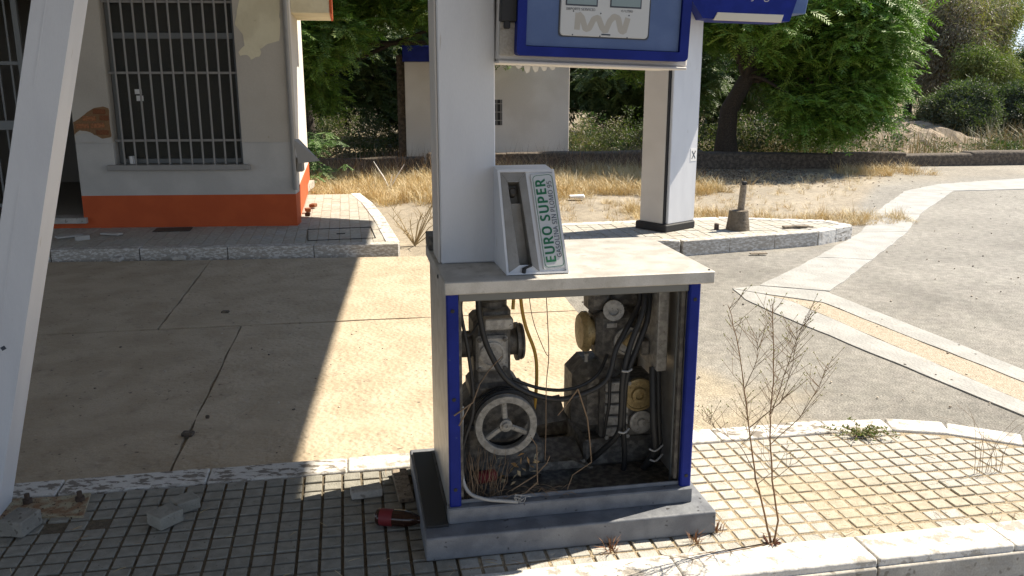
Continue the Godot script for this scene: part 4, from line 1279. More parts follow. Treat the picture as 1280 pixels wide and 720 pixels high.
# ---------------------------------------------------------------- second pump and its island
func make_second_island() -> void:
	var isl := struct("far_island", "second pump island with pale kerb stones and dusty paving")
	var top := [[0.9, 7.95], [1.997, 7.70], [2.95, 7.36], [4.37, 7.60], [4.83, 7.80], [4.75, 8.05], [3.8, 8.40], [2.07, 8.32], [0.9, 8.5]]
	var mb := MB.new()
	mb.prism(uwpoly(top), ground_xf(0), -0.02, 0.118, 0.0, false)
	obj("bedding", mb, M.joint, isl)
	# worn paving, small squares
	var inner := uwpoly(top)
	mb = MB.new()
	for i in 34:
		for j in 12:
			var u := 0.9 + i * 0.12
			var w := 7.2 + j * 0.12
			var po := PackedVector2Array([XZ(u, w), XZ(u + 0.112, w), XZ(u + 0.112, w + 0.112), XZ(u, w + 0.112)])
			var cl := Geometry2D.intersect_polygons(po, inner)
			if cl.is_empty() or cl[0].size() < 3: continue
			var k := 0.95 + 0.2 * rng.randf()
			mb.col = Color(k, k * 0.97, k * 0.92)
			mb.prism(cl[0], ground_xf(0), 0.11, 0.13 + nA.get_noise_2d(u * 500.0, w * 500.0) * 0.003, 0.0, false)
	var ro := obj("small_pavers", mb, M.paver, isl)
	ro.set_meta("kind", "stuff")
	kerb_run(isl, [[0.85, 7.89], [1.98, 7.64], [2.93, 7.31]], 0.11, 0.134, 0.5, [M.kerb_worn], 6)
	kerb_run(isl, [[2.93, 7.31], [4.39, 7.55]], 0.11, 0.134, 0.5, [M.kerb_worn], 7)
	kerb_run(isl, [[4.39, 7.55], [4.88, 7.78]], 0.11, 0.134, 0.27, [M.kerb_clean, M.kerb], 8)
	kerb_run(isl, [[4.88, 7.78], [4.80, 8.07], [3.8, 8.45]], 0.11, 0.134, 0.5, [M.kerb], 9)
	kerb_run(isl, [[3.8, 8.45], [2.07, 8.37], [0.9, 8.55]], 0.11, 0.132, 0.5, [M.kerb_clean], 9)

	# second pump: white column on a dark plinth, blue head
	var b := thing("fuel_pump", "second fuel pump on the far island, white column under blue head", "fuel pump", Vector3(1.50, 0.13, -8.40), deg_to_rad(41))
	mb = MB.new()
	mb.bx(Vector3(-0.215, 0, -0.20), Vector3(0.235, 0.075, 0.185), 0.01)
	obj("plinth", mb, M.black, b)
	mb = MB.new()
	mb.bx(Vector3(-0.19, 0.076, -0.165), Vector3(0.21, 2.6, 0.12), 0.006)
	var cc := obj("column", mb, M.cream, b)  # cream side carries warm bounced light in its colour
	mb = MB.new()
	mb.bx(Vector3(-0.165, 0.076, 0.135), Vector3(0.235, 2.6, 0.168), 0.006)
	obj("front_cover", mb, M.white, cc)
	mb = MB.new()
	mb.bx(Vector3(-0.188, 0.076, 0.1205), Vector3(0.208, 2.6, 0.1345), 0.0)
	obj("gap_seal", mb, M.black, cc)
	mb = MB.new()
	mb.bx(Vector3(0.130, 0.655, 0.1685), Vector3(0.222, 0.775, 0.1705), 0.0)
	var pt := obj("paper_tag", mb, M.paper, cc)
	mb = MB.new()
	for s in [-1.0, 1.0]:
		mb.box(Vector3(0.176, 0.715, 0.1712), Vector3(0.010, 0.09, 0.001), Basis(Vector3(0, 0, 1), 0.62 * s), 0.0)
	obj("cross_mark", mb, M.print_dark, cc)
	# head: fascia, lamp cover and rear box; built in world axes turned a little
	var hb := Basis(Vector3.UP, deg_to_rad(-41.0 + 3.0))
	var org := Vector3(1.50, 0.13, -8.40)
	var hx := b.transform.affine_inverse() * Transform3D(Basis(Vector3.UP, deg_to_rad(3.0)), Vector3(0, 0, -8.0))
	mb = MB.new()
	mb.prism(PackedVector2Array([Vector2(1.50, 2.38), Vector2(1.60, 2.235), Vector2(1.708, 2.080), Vector2(2.497, 2.055), Vector2(2.58, 2.34), Vector2(2.60, 2.75), Vector2(1.50, 2.75)]), hx, -0.50, 0.0, 0.006)
	var hd := obj("head", mb, M.blue, b)
	mb = MB.new()
	mb.prism(PackedVector2Array([Vector2(1.80, 2.066), Vector2(2.418, 2.046), Vector2(2.436, 2.112), Vector2(1.835, 2.132)]), hx, -0.02, 0.012, 0.003)
	obj("lamp_cover", mb, M.lampcover, hd)
	mb = MB.new()
	mb.prism(PackedVector2Array([Vector2(2.40, 2.13), Vector2(2.66, 2.125), Vector2(2.70, 2.40), Vector2(2.70, 2.75), Vector2(2.40, 2.75)]), hx, -0.66, -0.06, 0.006)
	obj("rear_box", mb, M.blue_face, hd)
	text("lettering", "y", 0.075, M.smear, hd, hx * Transform3D(Basis(), Vector3(2.155, 2.285, 0.002)))
	text("lettering", "g", 0.075, M.smear, hd, hx * Transform3D(Basis(), Vector3(2.275, 2.281, 0.002)))

	# post stump in a concrete block
	var p := thing("post_stump", "short grey wooden post set in a tapered concrete block on far island", "post", Vector3(2.195, 0.13, -8.31), 0.15)
	mb = MB.new()
	var bl: Array = []
	for k in 9:
		var f := k / 8.0
		bl.append([f])
	mb.lathe([Vector2(0.118, 0.0), Vector2(0.112, 0.05), Vector2(0.100, 0.13), Vector2(0.094, 0.19), Vector2(0.0, 0.198)], Vector3(0, 0, 0), Vector3.UP, 7)
	obj("concrete_foot", mb, M.stone_light, p)
	mb = MB.new()
	mb.tube([Vector3(0.015, 0.17, 0), Vector3(0.02, 0.28, 0.004), Vector3(0.028, 0.38, 0), Vector3(0.03, 0.435, 0.0)], [0.036, 0.034, 0.034, 0.032], 9)
	obj("post", mb, M.wood, p)
	mb = MB.new()
	mb.rough(Transform3D(Basis(), Vector3(0.035, 0.452, 0.0)), Vector3(0.05, 0.04, 0.05), Vector3i(4, 4, 4), 0.015, 0.012, nA, false)
	obj("charred_tip", mb, M.black, p)
	var s := MB.new()
	s.lathe([Vector2(0.024, 0.0), Vector2(0.024, 0.055), Vector2(0.018, 0.06), Vector2(0.0, 0.06)], Vector3.ZERO, Vector3.UP, 10)
	var so := obj("pipe_stub", s, M.iron)
	so.position = Vector3(1.985, 0.131, -8.31)
	tag(so, "small rusty pipe stub on the far island left of the post stump", "pipe")
	s = MB.new()
	s.box(Vector3(0, 0.012, 0), Vector3(0.27, 0.02, 0.05), Basis(Vector3(0, 1, 0), 0.25), 0.003)
	s.box(Vector3(0.06, 0.018, 0.035), Vector3(0.20, 0.015, 0.03), Basis(Vector3(0, 1, 0), -0.3), 0.003)
	so = obj("wood_scrap", s, M.wood)
	so.position = Vector3(2.78, 0.134, -8.40)
	tag(so, "broken dark wood scrap on the paving right of the post stump", "wood")
	s = MB.new()
	s.box(Vector3(0, 0.008, 0), Vector3(0.16, 0.012, 0.04), Basis(), 0.003)
	so = obj("wood_scrap", s, M.wood)
	so.position = Vector3(2.24, 0.006, -7.72)
	so.rotation.y = 0.1
	tag(so, "small dark wood sliver on the asphalt before the far island kerb", "wood")

# ---------------------------------------------------------------- canopy
func make_canopy() -> void:
	var c := thing("station_canopy", "white station canopy carried by the leaning white steel column at left", "canopy", P(-1.25, 0.13, 2.93), A)
	var W0 := func(u: float, y: float, w: float) -> Vector3: return Vector3(u + 1.25, y - 0.13, 2.93 - w)
	# leaning column: front face and a paler side face
	var lean := 0.2575   # du per dy
	var mb := MB.new()
	var y0 := 0.13; var y1 := 4.42
	var fl := func(u: float, y: float, w: float) -> Vector3: return W0.call(u + lean * (y - 0.13), y, w)
	var ua := -1.324; var ub := -1.206; var wa := 2.90; var wb := 3.04
	mb.quad(fl.call(ua, y0, wa), fl.call(ub, y0, wa), fl.call(ub, y1, wa), fl.call(ua, y1, wa), Vector3(0, 0, 1))
	mb.quad(fl.call(ua, y0, wb), fl.call(ub, y0, wb), fl.call(ub, y1, wb), fl.call(ua, y1, wb), Vector3(0, 0, -1))
	mb.quad(fl.call(ua, y0, wa), fl.call(ua, y0, wb), fl.call(ua, y1, wb), fl.call(ua, y1, wa), Vector3(-1, 0, 0))
	mb.quad(fl.call(ub, y0, wa), fl.call(ub, y0, wb), fl.call(ub, y1, wb), fl.call(ub, y1, wa), Vector3(1, 0, 0))
	var co := obj("column", mb, M.white, c)
	# seams and small dents
	mb = MB.new()
	for s in [[0.62, 1.25], [1.55, 2.4]]:
		mb.quad(fl.call(-1.286, s[0], 2.8985), fl.call(-1.282, s[0], 2.8985), fl.call(-1.282, s[1], 2.8985), fl.call(-1.286, s[1], 2.8985), Vector3(0, 0, 1))
		mb.quad(fl.call(-1.286, s[0], 2.8985), fl.call(-1.286, s[0], 2.90), fl.call(-1.286, s[1], 2.90), fl.call(-1.286, s[1], 2.8985), Vector3(-1, 0, 0))
		mb.quad(fl.call(-1.282, s[0], 2.8985), fl.call(-1.282, s[0], 2.90), fl.call(-1.282, s[1], 2.90), fl.call(-1.282, s[1], 2.8985), Vector3(1, 0, 0))
	obj("weld_seam", mb, M.white, co)
	mb = MB.new()
	var hp: Vector3 = fl.call(-1.262, 0.735, 2.8995)
	mb.box(hp, Vector3(0.014, 0.012, 0.002), Basis(Vector3(0, 0, 1), 0.5), 0.0)
	obj("bolt_hole", mb, M.print_dark, co)
	# roof; outline stretched left and behind the camera to block skylight
	mb = MB.new()
	var poly: Array = [[2.19, -9.0], [3.60, 9.92], [-0.5, 12.3], [-11.0, 12.3], [-11.0, -9.0]]
	var pg := PackedVector2Array()
	for q in poly:
		var v3: Vector3 = W0.call(q[0], 0.0, q[1])
		pg.append(Vector2(v3.x, v3.z))
	mb.prism(pg, Transform3D(Basis(Vector3(1, 0, 0), Vector3(0, 0, 1), Vector3(0, 1, 0)), Vector3.ZERO), 4.28, 4.68)
	obj("roof", mb, M.soffit, c)

# ---------------------------------------------------------------- station building
func make_building() -> void:
	var yaw := atan2(0.14, 2.064)
	var org := Vector3(-2.139, 0.13, -8.545)
	var b := thing("station_building", "cream station building with orange base band and barred window", "building", org, yaw)
	var Bx := func(nm: String, s0: float, s1: float, y0: float, y1: float, z0: float, z1: float, m: Material, par: Node, bev: float) -> MeshInstance3D:
		var mb := MB.new()
		mb.bx(Vector3(s0, y0 - 0.13, z0), Vector3(s1, y1 - 0.13, z1), bev)
		return obj(nm, mb, m, par)
	var th := 0.22
	# facade z from -th to 0; groove at y .952
	var wl: MeshInstance3D
	var mb := MB.new()
	# upper plaster
	addb(mb, -0.485, 0.0, 0.957, 3.2, -th, 0.0)
	addb(mb, -2.055, -1.705, 0.957, 3.2, -th, 0.0)
	addb(mb, -1.705, -0.485, 2.62, 3.2, -th, 0.0)
	addb(mb, -3.6, -2.055, 2.45, 3.2, -th, 0.0)
	addb(mb, -6.0, -3.6, 0.13, 3.2, -th, 0.0)
	wl = obj("wall", mb, M.plaster, b)
	# grey dado under the groove
	mb = MB.new()
	addb(mb, -0.485, 0.0, 0.446, 0.949, -th, -0.001)
	addb(mb, -2.055, -1.705, 0.446, 0.949, -th, -0.001)
	addb(mb, -1.705, -0.485, 0.446, 0.742, -th, -0.001)
	addb(mb, -0.49, -0.004, 0.949, 0.957, -th, -0.008)
	addb(mb, -2.051, -1.70, 0.949, 0.957, -th, -0.008)
	obj("dado", mb, M.plaster_grey, b)
	mb = MB.new()
	addb(mb, -2.055, 0.002, 0.125, 0.446, -th, 0.003)
	addb(mb, -3.6, -2.055, 0.125, 0.178, -th, 0.003)
	obj("base_band", mb, M.orange, b)
	# side wall, turned a few degrees more
	var sd := Basis(Vector3.UP, A - yaw)
	mb = MB.new()
	mb.box(sd * Vector3(-0.11, 0, -1.66) + Vector3(0, 0.316 + 1.377, 0), Vector3(0.22, 2.754, 3.2), sd)
	obj("side_wall", mb, M.house, b)
	mb = MB.new()
	mb.box(sd * Vector3(-0.11, 0, -1.66) + Vector3(0.003, 0.156, -0.003), Vector3(0.226, 0.318, 3.196), sd)
	obj("side_band", mb, M.orange, b)
	# rear, far side, ceiling, floor
	mb = MB.new()
	addb(mb, -6.0, -0.45, 0.13, 3.2, -3.3, -3.1)
	addb(mb, -6.0, -5.8, 0.13, 3.2, -3.1, -th)
	addb(mb, -5.79, -0.3, 3.0, 3.19, -3.1, -th - 0.001)
	addb(mb, -5.79, -0.3, 0.14, 0.225, -3.1, -th - 0.001)
	obj("inner_shell", mb, M.room, b)
	mb = MB.new()
	addb(mb, -6.2, 0.06, 3.202, 3.45, -3.5, 0.12)
	obj("roof_slab", mb, M.cream, b)
	# window
	var wf := MB.new()
	for q in [[-1.70, -1.655, 0.746, 2.62], [-0.53, -0.488, 0.746, 2.62], [-1.655, -0.53, 0.746, 0.79], [-1.655, -0.53, 2.57, 2.62], [-1.655, -0.53, 1.925, 1.98]]:
		wf.bx(Vector3(q[0], q[2] - 0.13, -0.17), Vector3(q[1], q[3] - 0.13, -0.12), 0.002)
	var wn := obj("window", wf, M.frame, b)
	Bx.call("pane", -1.655, -0.53, 0.79, 1.925, -0.15, -0.143, M.glass, wn, 0.0)
	Bx.call("pane", -1.655, -0.53, 1.98, 2.57, -0.15, -0.143, M.glass, wn, 0.0)
	Bx.call("sill", -1.772, -0.420, 0.690, 0.744, -0.12, 0.045, M.bars, wn, 0.004)
	for k in 11:
		mb = MB.new()
		var s := -1.622 + k * 0.1068
		mb.tube([Vector3(s, 0.614, -0.03), Vector3(s, 2.49, -0.03)], [0.0095, 0.0095], 8)
		obj("bar", mb, M.bars, wn)
	for y in [0.972, 1.609, 2.256]:
		Bx.call("cross_bar", -1.70, -0.49, y - 0.011, y + 0.011, -0.052, -0.0425, M.bars, wn, 0.001)
	Bx.call("paper_note", -1.500, -1.435, 1.41, 1.455, -0.142, -0.1405, M.paper, wn, 0.0)
	Bx.call("paper_note", -1.490, -1.425, 1.345, 1.395, -0.142, -0.1405, M.paper, wn, 0.0)
	mb = MB.new()
	mb.lathe([Vector2(0.0, 0.0), Vector2(0.03, 0.0), Vector2(0.03, 0.075), Vector2(0.024, 0.08), Vector2(0.0, 0.08)], Vector3(-1.565, 0.616, -0.075), Vector3.UP, 14)
	var cup := thing("paper_cup", "small white cup standing on the barred window's sill", "cup", b.transform * Vector3(-1.565, 0.615, -0.075))
	mb = MB.new()
	mb.lathe([Vector2(0.0, 0.002), Vector2(0.024, 0.002), Vector2(0.03, 0.075), Vector2(0.0275, 0.075), Vector2(0.022, 0.01)], Vector3.ZERO, Vector3.UP, 16)
	obj("body", mb, M.paper, cup)
	# door opening with grille gate, step
	Bx.call("door_step", -3.6, -2.02, 0.18, 0.236, -0.20, 0.05, M.raw, b, 0.004)
	var dg := MB.new()
	for k in 9:
		var s := -3.52 + k * 0.115
		dg.tube([Vector3(s, 0.15, -0.10), Vector3(s, 2.30, -0.10)], [0.011, 0.011], 6)
	for y in [0.20, 1.55, 2.25]: dg.bx(Vector3(-3.58, y, -0.115), Vector3(-2.53, y + 0.035, -0.09), 0.002)
	dg.bx(Vector3(-3.58, 0.945, -0.12), Vector3(-2.5, 1.035, -0.085), 0.003)
	for s in [-3.59, -2.53]: dg.bx(Vector3(s, 0.11, -0.12), Vector3(s + 0.05, 2.31, -0.08), 0.003)
	obj("door_grille", dg, M.frame, b)
	# clutter inside the doorway
	# exposed brick by the doorway
	var bp := MB.new()
	bp.prism(slab2v([Vector2(-2.054, 0.905), Vector2(-2.00, 0.945), Vector2(-1.93, 0.935), Vector2(-1.87, 0.90), Vector2(-1.80, 0.865), Vector2(-1.712, 0.885), Vector2(-1.712, 1.15), Vector2(-1.76, 1.168), Vector2(-1.84, 1.155), Vector2(-1.93, 1.10), Vector2(-2.00, 1.05), Vector2(-2.054, 1.02)]), Transform3D(Basis(), Vector3.ZERO), -0.01, 0.002)
	var bo := obj("exposed_patch", bp, M.mortar, b)
	for q in [[-1.97, 0.985, 0.13], [-1.83, 0.99, 0.13], [-1.90, 1.055, 0.13], [-1.76, 1.06, 0.09], [-1.79, 0.925, 0.12], [-1.80, 1.12, 0.12]]:
		bp = MB.new()
		bp.rough(Transform3D(Basis(Vector3(0, 0, 1), 0.06 * sin(q[0] * 40.0)), Vector3(q[0], q[1], 0.0)), Vector3(q[2], 0.052, 0.030), Vector3i(7, 5, 3), 0.008, 0.014, nA, false)
		obj("brick", bp, M.brick if q[2] > 0.125 else M.brick_dark, bo)
	# flaked paint patches
	var pp := MB.new()
	pp.prism(slab2([[-0.40, 2.30], [-0.47, 2.05], [-0.41, 1.97], [-0.395, 1.86], [-0.455, 1.80], [-0.44, 1.765], [-0.38, 1.775], [-0.345, 1.73], [-0.30, 1.755], [-0.265, 1.76], [-0.245, 1.80], [-0.255, 1.83], [-0.19, 1.87], [-0.07, 1.905], [-0.05, 2.10], [-0.035, 2.40], [-0.20, 2.62], [-0.36, 2.55]]), Transform3D(Basis(), Vector3(0, -0.13, 0)), -0.01, 0.0025)
	obj("flaked_patch", pp, M.plaster_under, b)
	pp = MB.new()
	pp.prism(slab2([[-2.05, 0.955], [-1.715, 0.955], [-1.72, 0.995], [-1.80, 1.01], [-1.88, 1.04], [-1.98, 1.045], [-2.05, 1.02]]), Transform3D(Basis(), Vector3(0, -0.128, 0)), -0.01, 0.0018)
	obj("flaked_patch", pp, M.plaster_grey, b)
	# corner pipe
	mb = MB.new()
	mb.tube([Vector3(0.004, 0.36, 0.022), Vector3(0.004, 3.05, 0.022)], [0.019, 0.019], 10)
	obj("corner_pipe", mb, M.bars, b)
	# meter box and torn flap on the side wall
	mb = MB.new()
	mb.box(Vector3(0.045, 0.60, -0.10), Vector3(0.06, 0.14, 0.12), Basis(), 0.006)
	obj("meter_box", mb, M.bars, b)
	mb = MB.new()
	mb.quad(Vector3(0.01, 0.86, 0.03), Vector3(0.06, 0.85, -0.03), Vector3(0.25, 0.64, -0.02), Vector3(0.05, 0.62, 0.03), Vector3(0.3, 0.4, 1))
	mb.quad(Vector3(0.01, 0.858, 0.027), Vector3(0.06, 0.848, -0.033), Vector3(0.25, 0.638, -0.023), Vector3(0.05, 0.618, 0.027), Vector3(-0.3, -0.4, -1))
	obj("torn_flap", mb, M.bars, b)
	# side awning with orange edge
	mb = MB.new()
	mb.box(sd * Vector3(0.20, 0, -1.65) + Vector3(0, 2.315, 0), Vector3(0.40, 0.44, 1.3), sd, 0.004)
	var aw := obj("side_awning", mb, M.plaster_under, b)
	mb = MB.new()
	mb.box(sd * Vector3(0.412, 0, -1.65) + Vector3(0, 2.315, 0), Vector3(0.022, 0.45, 1.31), sd, 0.003)
	obj("orange_edge", mb, M.orange, aw)

	# sidewalk round the building
	var sw := struct("building_pavement", "paved walk with a worn white kerb round the station building")
	var pt := [[-6.5, 8.38], [-2.53, 7.985], [0.41, 7.69], [0.345, 9.09], [0.24, 10.3], [0.12, 11.15], [-0.53, 11.18], [-6.5, 11.6]]
	mb = MB.new()
	mb.prism(uwpoly(pt), ground_xf(0), -0.02, 0.1265, 0.0, false)
	obj("bedding", mb, M.joint, sw)
	var inner := uwpoly([[-6.5, 8.40], [-2.53, 8.01], [0.33, 7.72], [0.26, 9.09], [0.155, 10.3], [0.05, 11.1], [-0.52, 11.15], [-1.5, 9.3], [-6.5, 9.9]])
	mb = MB.new()
	for i in 46:
		for j in 18:
			var u := -4.2 + i * 0.10 + 0.0
			var w := 7.6 + j * 0.205 + (0.10 if i % 2 == 1 else 0.0)
			if u < -0.7 and w > 9.1: continue
			var po := PackedVector2Array([XZ(u, w), XZ(u + 0.095, w), XZ(u + 0.095, w + 0.20), XZ(u, w + 0.20)])
			var cl := Geometry2D.intersect_polygons(po, inner)
			if cl.is_empty() or cl[0].size() < 3: continue
			var k := 0.92 + 0.2 * rng.randf()
			mb.col = Color(k, k * 0.95, k * 0.90)
			mb.prism(cl[0], ground_xf(0), 0.11, 0.13 + nA.get_noise_2d(u * 500.0, w * 500.0) * 0.003, 0.0, false)
	var ro := obj("small_pavers", mb, M.paver, sw)
	ro.set_meta("kind", "stuff")
	kerb_run(sw, [[-6.5, 8.34], [-2.53, 7.94], [0.42, 7.65]], 0.12, 0.136, 0.7, [M.kerb_worn], 10)
	kerb_run(sw, [[0.37, 7.71], [0.30, 9.09], [0.20, 10.3], [0.08, 11.15]], 0.12, 0.136, 0.6, [M.kerb, M.kerb_clean], 11)
	# access cover in the paving
	var mh := thing("access_cover", "square paved access cover with a black rim beside the building corner", "cover", P(-0.09, 0.13, 8.24), A + 0.04)
	mb = MB.new()
	mb.bx(Vector3(-0.04, -0.004, -0.012), Vector3(0.04, 0.006, 0.012), 0.0)
	obj("lifting_slot", mb, M.black, mh)
	mb = MB.new()
	for q in [[-0.306, -0.30, -0.306, 0.306], [0.30, 0.306, -0.306, 0.306]]:
		mb.bx(Vector3(q[0], -0.004, q[2]), Vector3(q[1], 0.006, q[3]), 0.0)
	for q in [[-0.30, 0.30, -0.306, -0.30], [-0.30, 0.30, 0.30, 0.306]]:
		mb.bx(Vector3(q[0], -0.004, q[2]), Vector3(q[1], 0.006, q[3]), 0.0)
	obj("rim", mb, M.black, mh)
	var gr := thing("drain_grate", "dark iron drain grate in the shaded pavement under the window", "grate", P(-1.69, 0.13, 8.76), A)
	mb = MB.new()
	mb.bx(Vector3(-0.17, -0.004, -0.10), Vector3(0.17, 0.005, 0.10), 0.0)
	obj("plate", mb, M.black, gr)
	for k in 6:
		mb = MB.new()
		mb.bx(Vector3(-0.16, 0.004, -0.092 + k * 0.033), Vector3(0.16, 0.010, -0.074 + k * 0.033), 0.001)
		obj("slat", mb, M.iron, gr)
	# rubble on the walk and in the gutter
	var rr := RandomNumberGenerator.new()
	rr.seed = 77
	var rb := [[-2.55, 8.50, 0.15, "long flake of fallen plaster on the pavement nearest the doorway step"], [-2.40, 8.36, 0.08, "small pale lump of plaster on the pavement near the kerb"], [-2.20, 8.56, 0.13, "thin flake of fallen plaster on the pavement nearer the drain grate"]]
	for q in rb:
		mb = MB.new()
		mb.rough(Transform3D(Basis(Vector3.UP, rr.randf() * 3.0), Vector3(0, 0.011, 0)), Vector3(q[2] * 1.5, 0.018 if q[2] > 0.1 else 0.05, q[2] * 0.55), Vector3i(5, 3, 4), 0.004, 0.01, nA, false)
		var o := obj("plaster_scrap", mb, M.plaster_grey)
		o.position = P(q[0], 0.134, q[1])
		tag(o, q[3], "rubble")
	for q in [[-1.45, 7.66, "small broken stone in the gutter by the building kerb, nearer the window"], [-1.95, 7.70, "small flat stone in the gutter by the building kerb, nearer the doorway"]]:
		mb = MB.new()
		mb.rough(Transform3D(Basis(Vector3.UP, rr.randf() * 3.0), Vector3(0, 0.02, 0)), Vector3(0.11, 0.04, 0.07), Vector3i(4, 4, 4), 0.014, 0.02, nA, false)
		var o := obj("stone", mb, M.raw)
		o.position = P(q[0], 0.05, q[1])
		tag(o, q[2], "stone")
	var names := ["lone brick fragment at the foot of the sunlit building corner", "brick fragment farther back along the sunlit building side", "small brick fragment farthest back along the sunlit building side"]
	var i := 0
	for q in [[-0.435, 9.30, 0.10], [-0.445, 9.62, 0.12], [-0.40, 9.95, 0.14]]:
		mb = MB.new()
		mb.rough(Transform3D(Basis(Vector3.UP, rr.randf() * 3.0), Vector3(0, 0.03, 0)), Vector3(q[2] * 0.7, 0.04, q[2] * 0.5), Vector3i(4, 4, 4), 0.010, 0.02, nA, false)
		var o := obj("brick_fragment", mb, M.brick_dark)
		o.position = P(q[0], 0.134, q[1])
		tag(o, names[i], "brick")
		i += 1
func addb(mb: MB, s0: float, s1: float, y0: float, y1: float, z0: float, z1: float) -> void:
	mb.bx(Vector3(s0, y0 - 0.13, z0), Vector3(s1, y1 - 0.13, z1), 0.0)
func slab2v(a: Array) -> PackedVector2Array:
	var b: Array = []
	for q in a: b.append([q.x, q.y])
	return slab2(b)
func slab2(a: Array) -> PackedVector2Array:
	var r := PackedVector2Array()
	for i in a.size():
		var p := Vector2(a[i][0], a[i][1])
		var q := Vector2(a[(i + 1) % a.size()][0], a[(i + 1) % a.size()][1])
		for z in jag(p, q, 0.018, 0.012, i): r.append(z)
	return r

# ---------------------------------------------------------------- white house, low wall
func make_backdrop_buildings() -> void:
	var h := thing("white_house", "low white outbuilding with a blue parapet band behind the dry grass", "building", Vector3(-0.45, 0, -16.2), 0.02)
	var mb := MB.new()
	mb.bx(Vector3(-1.50, 0, -3.0), Vector3(1.50, 1.83, 0.0), 0.01)
	obj("wall", mb, M.house, h)
	mb = MB.new()
	mb.bx(Vector3(-1.53, 1.831, -3.03), Vector3(1.53, 2.11, 0.03), 0.01)
	obj("parapet", mb, M.blue, h)
	mb = MB.new()
	mb.bx(Vector3(-1.66, 0, -2.9), Vector3(-1.505, 1.95, -0.15), 0.01)
	obj("dark_side_face", mb, M.stone, h)  # left side face of the house, built as a darker box
	mb = MB.new()
	mb.bx(Vector3(-0.10, 0.70, 0.002), Vector3(0.27, 1.16, 0.006), 0.0)
	var w := obj("window", mb, M.black, h)
	mb = MB.new()
	for k in 5: mb.bx(Vector3(-0.06 + k * 0.075, 0.70, 0.02), Vector3(-0.045 + k * 0.075, 1.16, 0.032), 0.0)
	for y in [0.78, 0.93, 1.08]: mb.bx(Vector3(-0.10, y, 0.007), Vector3(0.27, y + 0.015, 0.0195), 0.0)
	obj("grille", mb, M.bars, w)
	# low wall of dark stone blocks, one thing, block by block
	var lw := thing("low_wall", "long low dark stone wall running behind the yard below the trees", "wall", Vector3(0, 0, -15.4), 0)
	var x := -9.0
	var rr := RandomNumberGenerator.new()
	rr.seed = 12
	while x < 22.0:
		var L := rr.randf_range(1.1, 2.3)
		mb = MB.new()
		var z := -0.05 if x > -2.2 else 0.7
		var yh := rr.randf_range(0.19, 0.225) + (0.06 if x < 6.0 else 0.0)
		if x > 6.0: z = -0.4 + (x - 6.0) * -0.12
		mb.rough(Transform3D(Basis(Vector3.UP, -0.0 + (0.12 if x > 6.0 else 0.0)), Vector3(x + L * 0.5, yh * 0.5 - 0.03, z)), Vector3(L + 0.02, yh + 0.06, 0.32), Vector3i(22, 6, 5), 0.03, 0.07, nA)
		obj("stone_block", mb, M.stone, lw)
		x += L
	# rubble mound beyond the wall
	var md := struct("rubble_mound", "low mound of pale earth and rubble beyond the low wall")
	mb = MB.new()
	var N := 40
	var g: Array = []
	for j in N + 1:
		for i in N + 1:
			var fx := i / float(N) * 2.0 - 1.0
			var fz := j / float(N) * 2.0 - 1.0
			var rad := clampf(1.0 - Vector2(fx, fz).length(), 0.0, 1.0)
			var y := sst(0.0, 0.6, rad) * 0.46 + nA.get_noise_2d(fx * 260.0, fz * 260.0) * 0.22 * sst(0.0, 0.3, rad) + nA.get_noise_2d(fx * 900.0, fz * 900.0) * 0.05 * sst(0.0, 0.2, rad) - 0.02
			g.append(Vector3(8.4 + fx * 3.1, y, -20.2 + fz * 2.0))
	for j in N:
		for i in N:
			var k := j * (N + 1) + i
			var t := 0.75 + 0.5 * rr.randf()
			mb.col = Color(0.46 * t, 0.36 * t, 0.26 * t)
			mb.quad(g[k], g[k + 1], g[k + N + 2], g[k + N + 1], Vector3.UP)
	obj("earth", mb, M.ground, md)

# ---------------------------------------------------------------- plants
func leaf(mb: MB, base: Vector3, dir: Vector3, side: Vector3, l: float, w: float, fold := 0.25) -> void:
	var up := dir.cross(side).normalized()
	var mid := base + dir * l * 0.45
	var a := mid + side * w * 0.5 + up * w * fold
	var b := mid - side * w * 0.5 + up * w * fold
	var tip := base + dir * l - up * l * 0.08
	mb.ftri(base, a, tip, up)
	mb.ftri(base, tip, b, up)
func spray_compound(sd: int, fronds: int, leaflets: int, L: float, ll: float, lw: float) -> ArrayMesh:
	var rr := RandomNumberGenerator.new()
	rr.seed = sd
	var mb := MB.new()
	for f in fronds:
		var yaw := TAU * f / fronds + rr.randf_range(-0.4, 0.4)
		var d := Vector3(cos(yaw), rr.randf_range(-0.3, 0.5), sin(yaw)).normalized()
		var p := Vector3.ZERO
		var st := L * rr.randf_range(0.75, 1.15) / leaflets
		for k in leaflets:
			d = (d + Vector3(0, -0.09, 0)).normalized()
			p += d * st
			var s := d.cross(Vector3.UP).normalized()
			var k0 := 0.75 + 0.5 * rr.randf()
			mb.col = Color(k0, k0, k0)
			for sg in [-1.0, 1.0]:
				var ld: Vector3 = (s * sg * 0.9 + d * 0.55 + Vector3(0, rr.randf_range(-0.45, 0.05), 0)).normalized()
				leaf(mb, p, ld, ld.cross(Vector3.UP).normalized(), ll * rr.randf_range(0.8, 1.1), lw)
		leaf(mb, p, d, d.cross(Vector3.UP).normalized(), ll, lw)
	return mb.mesh()
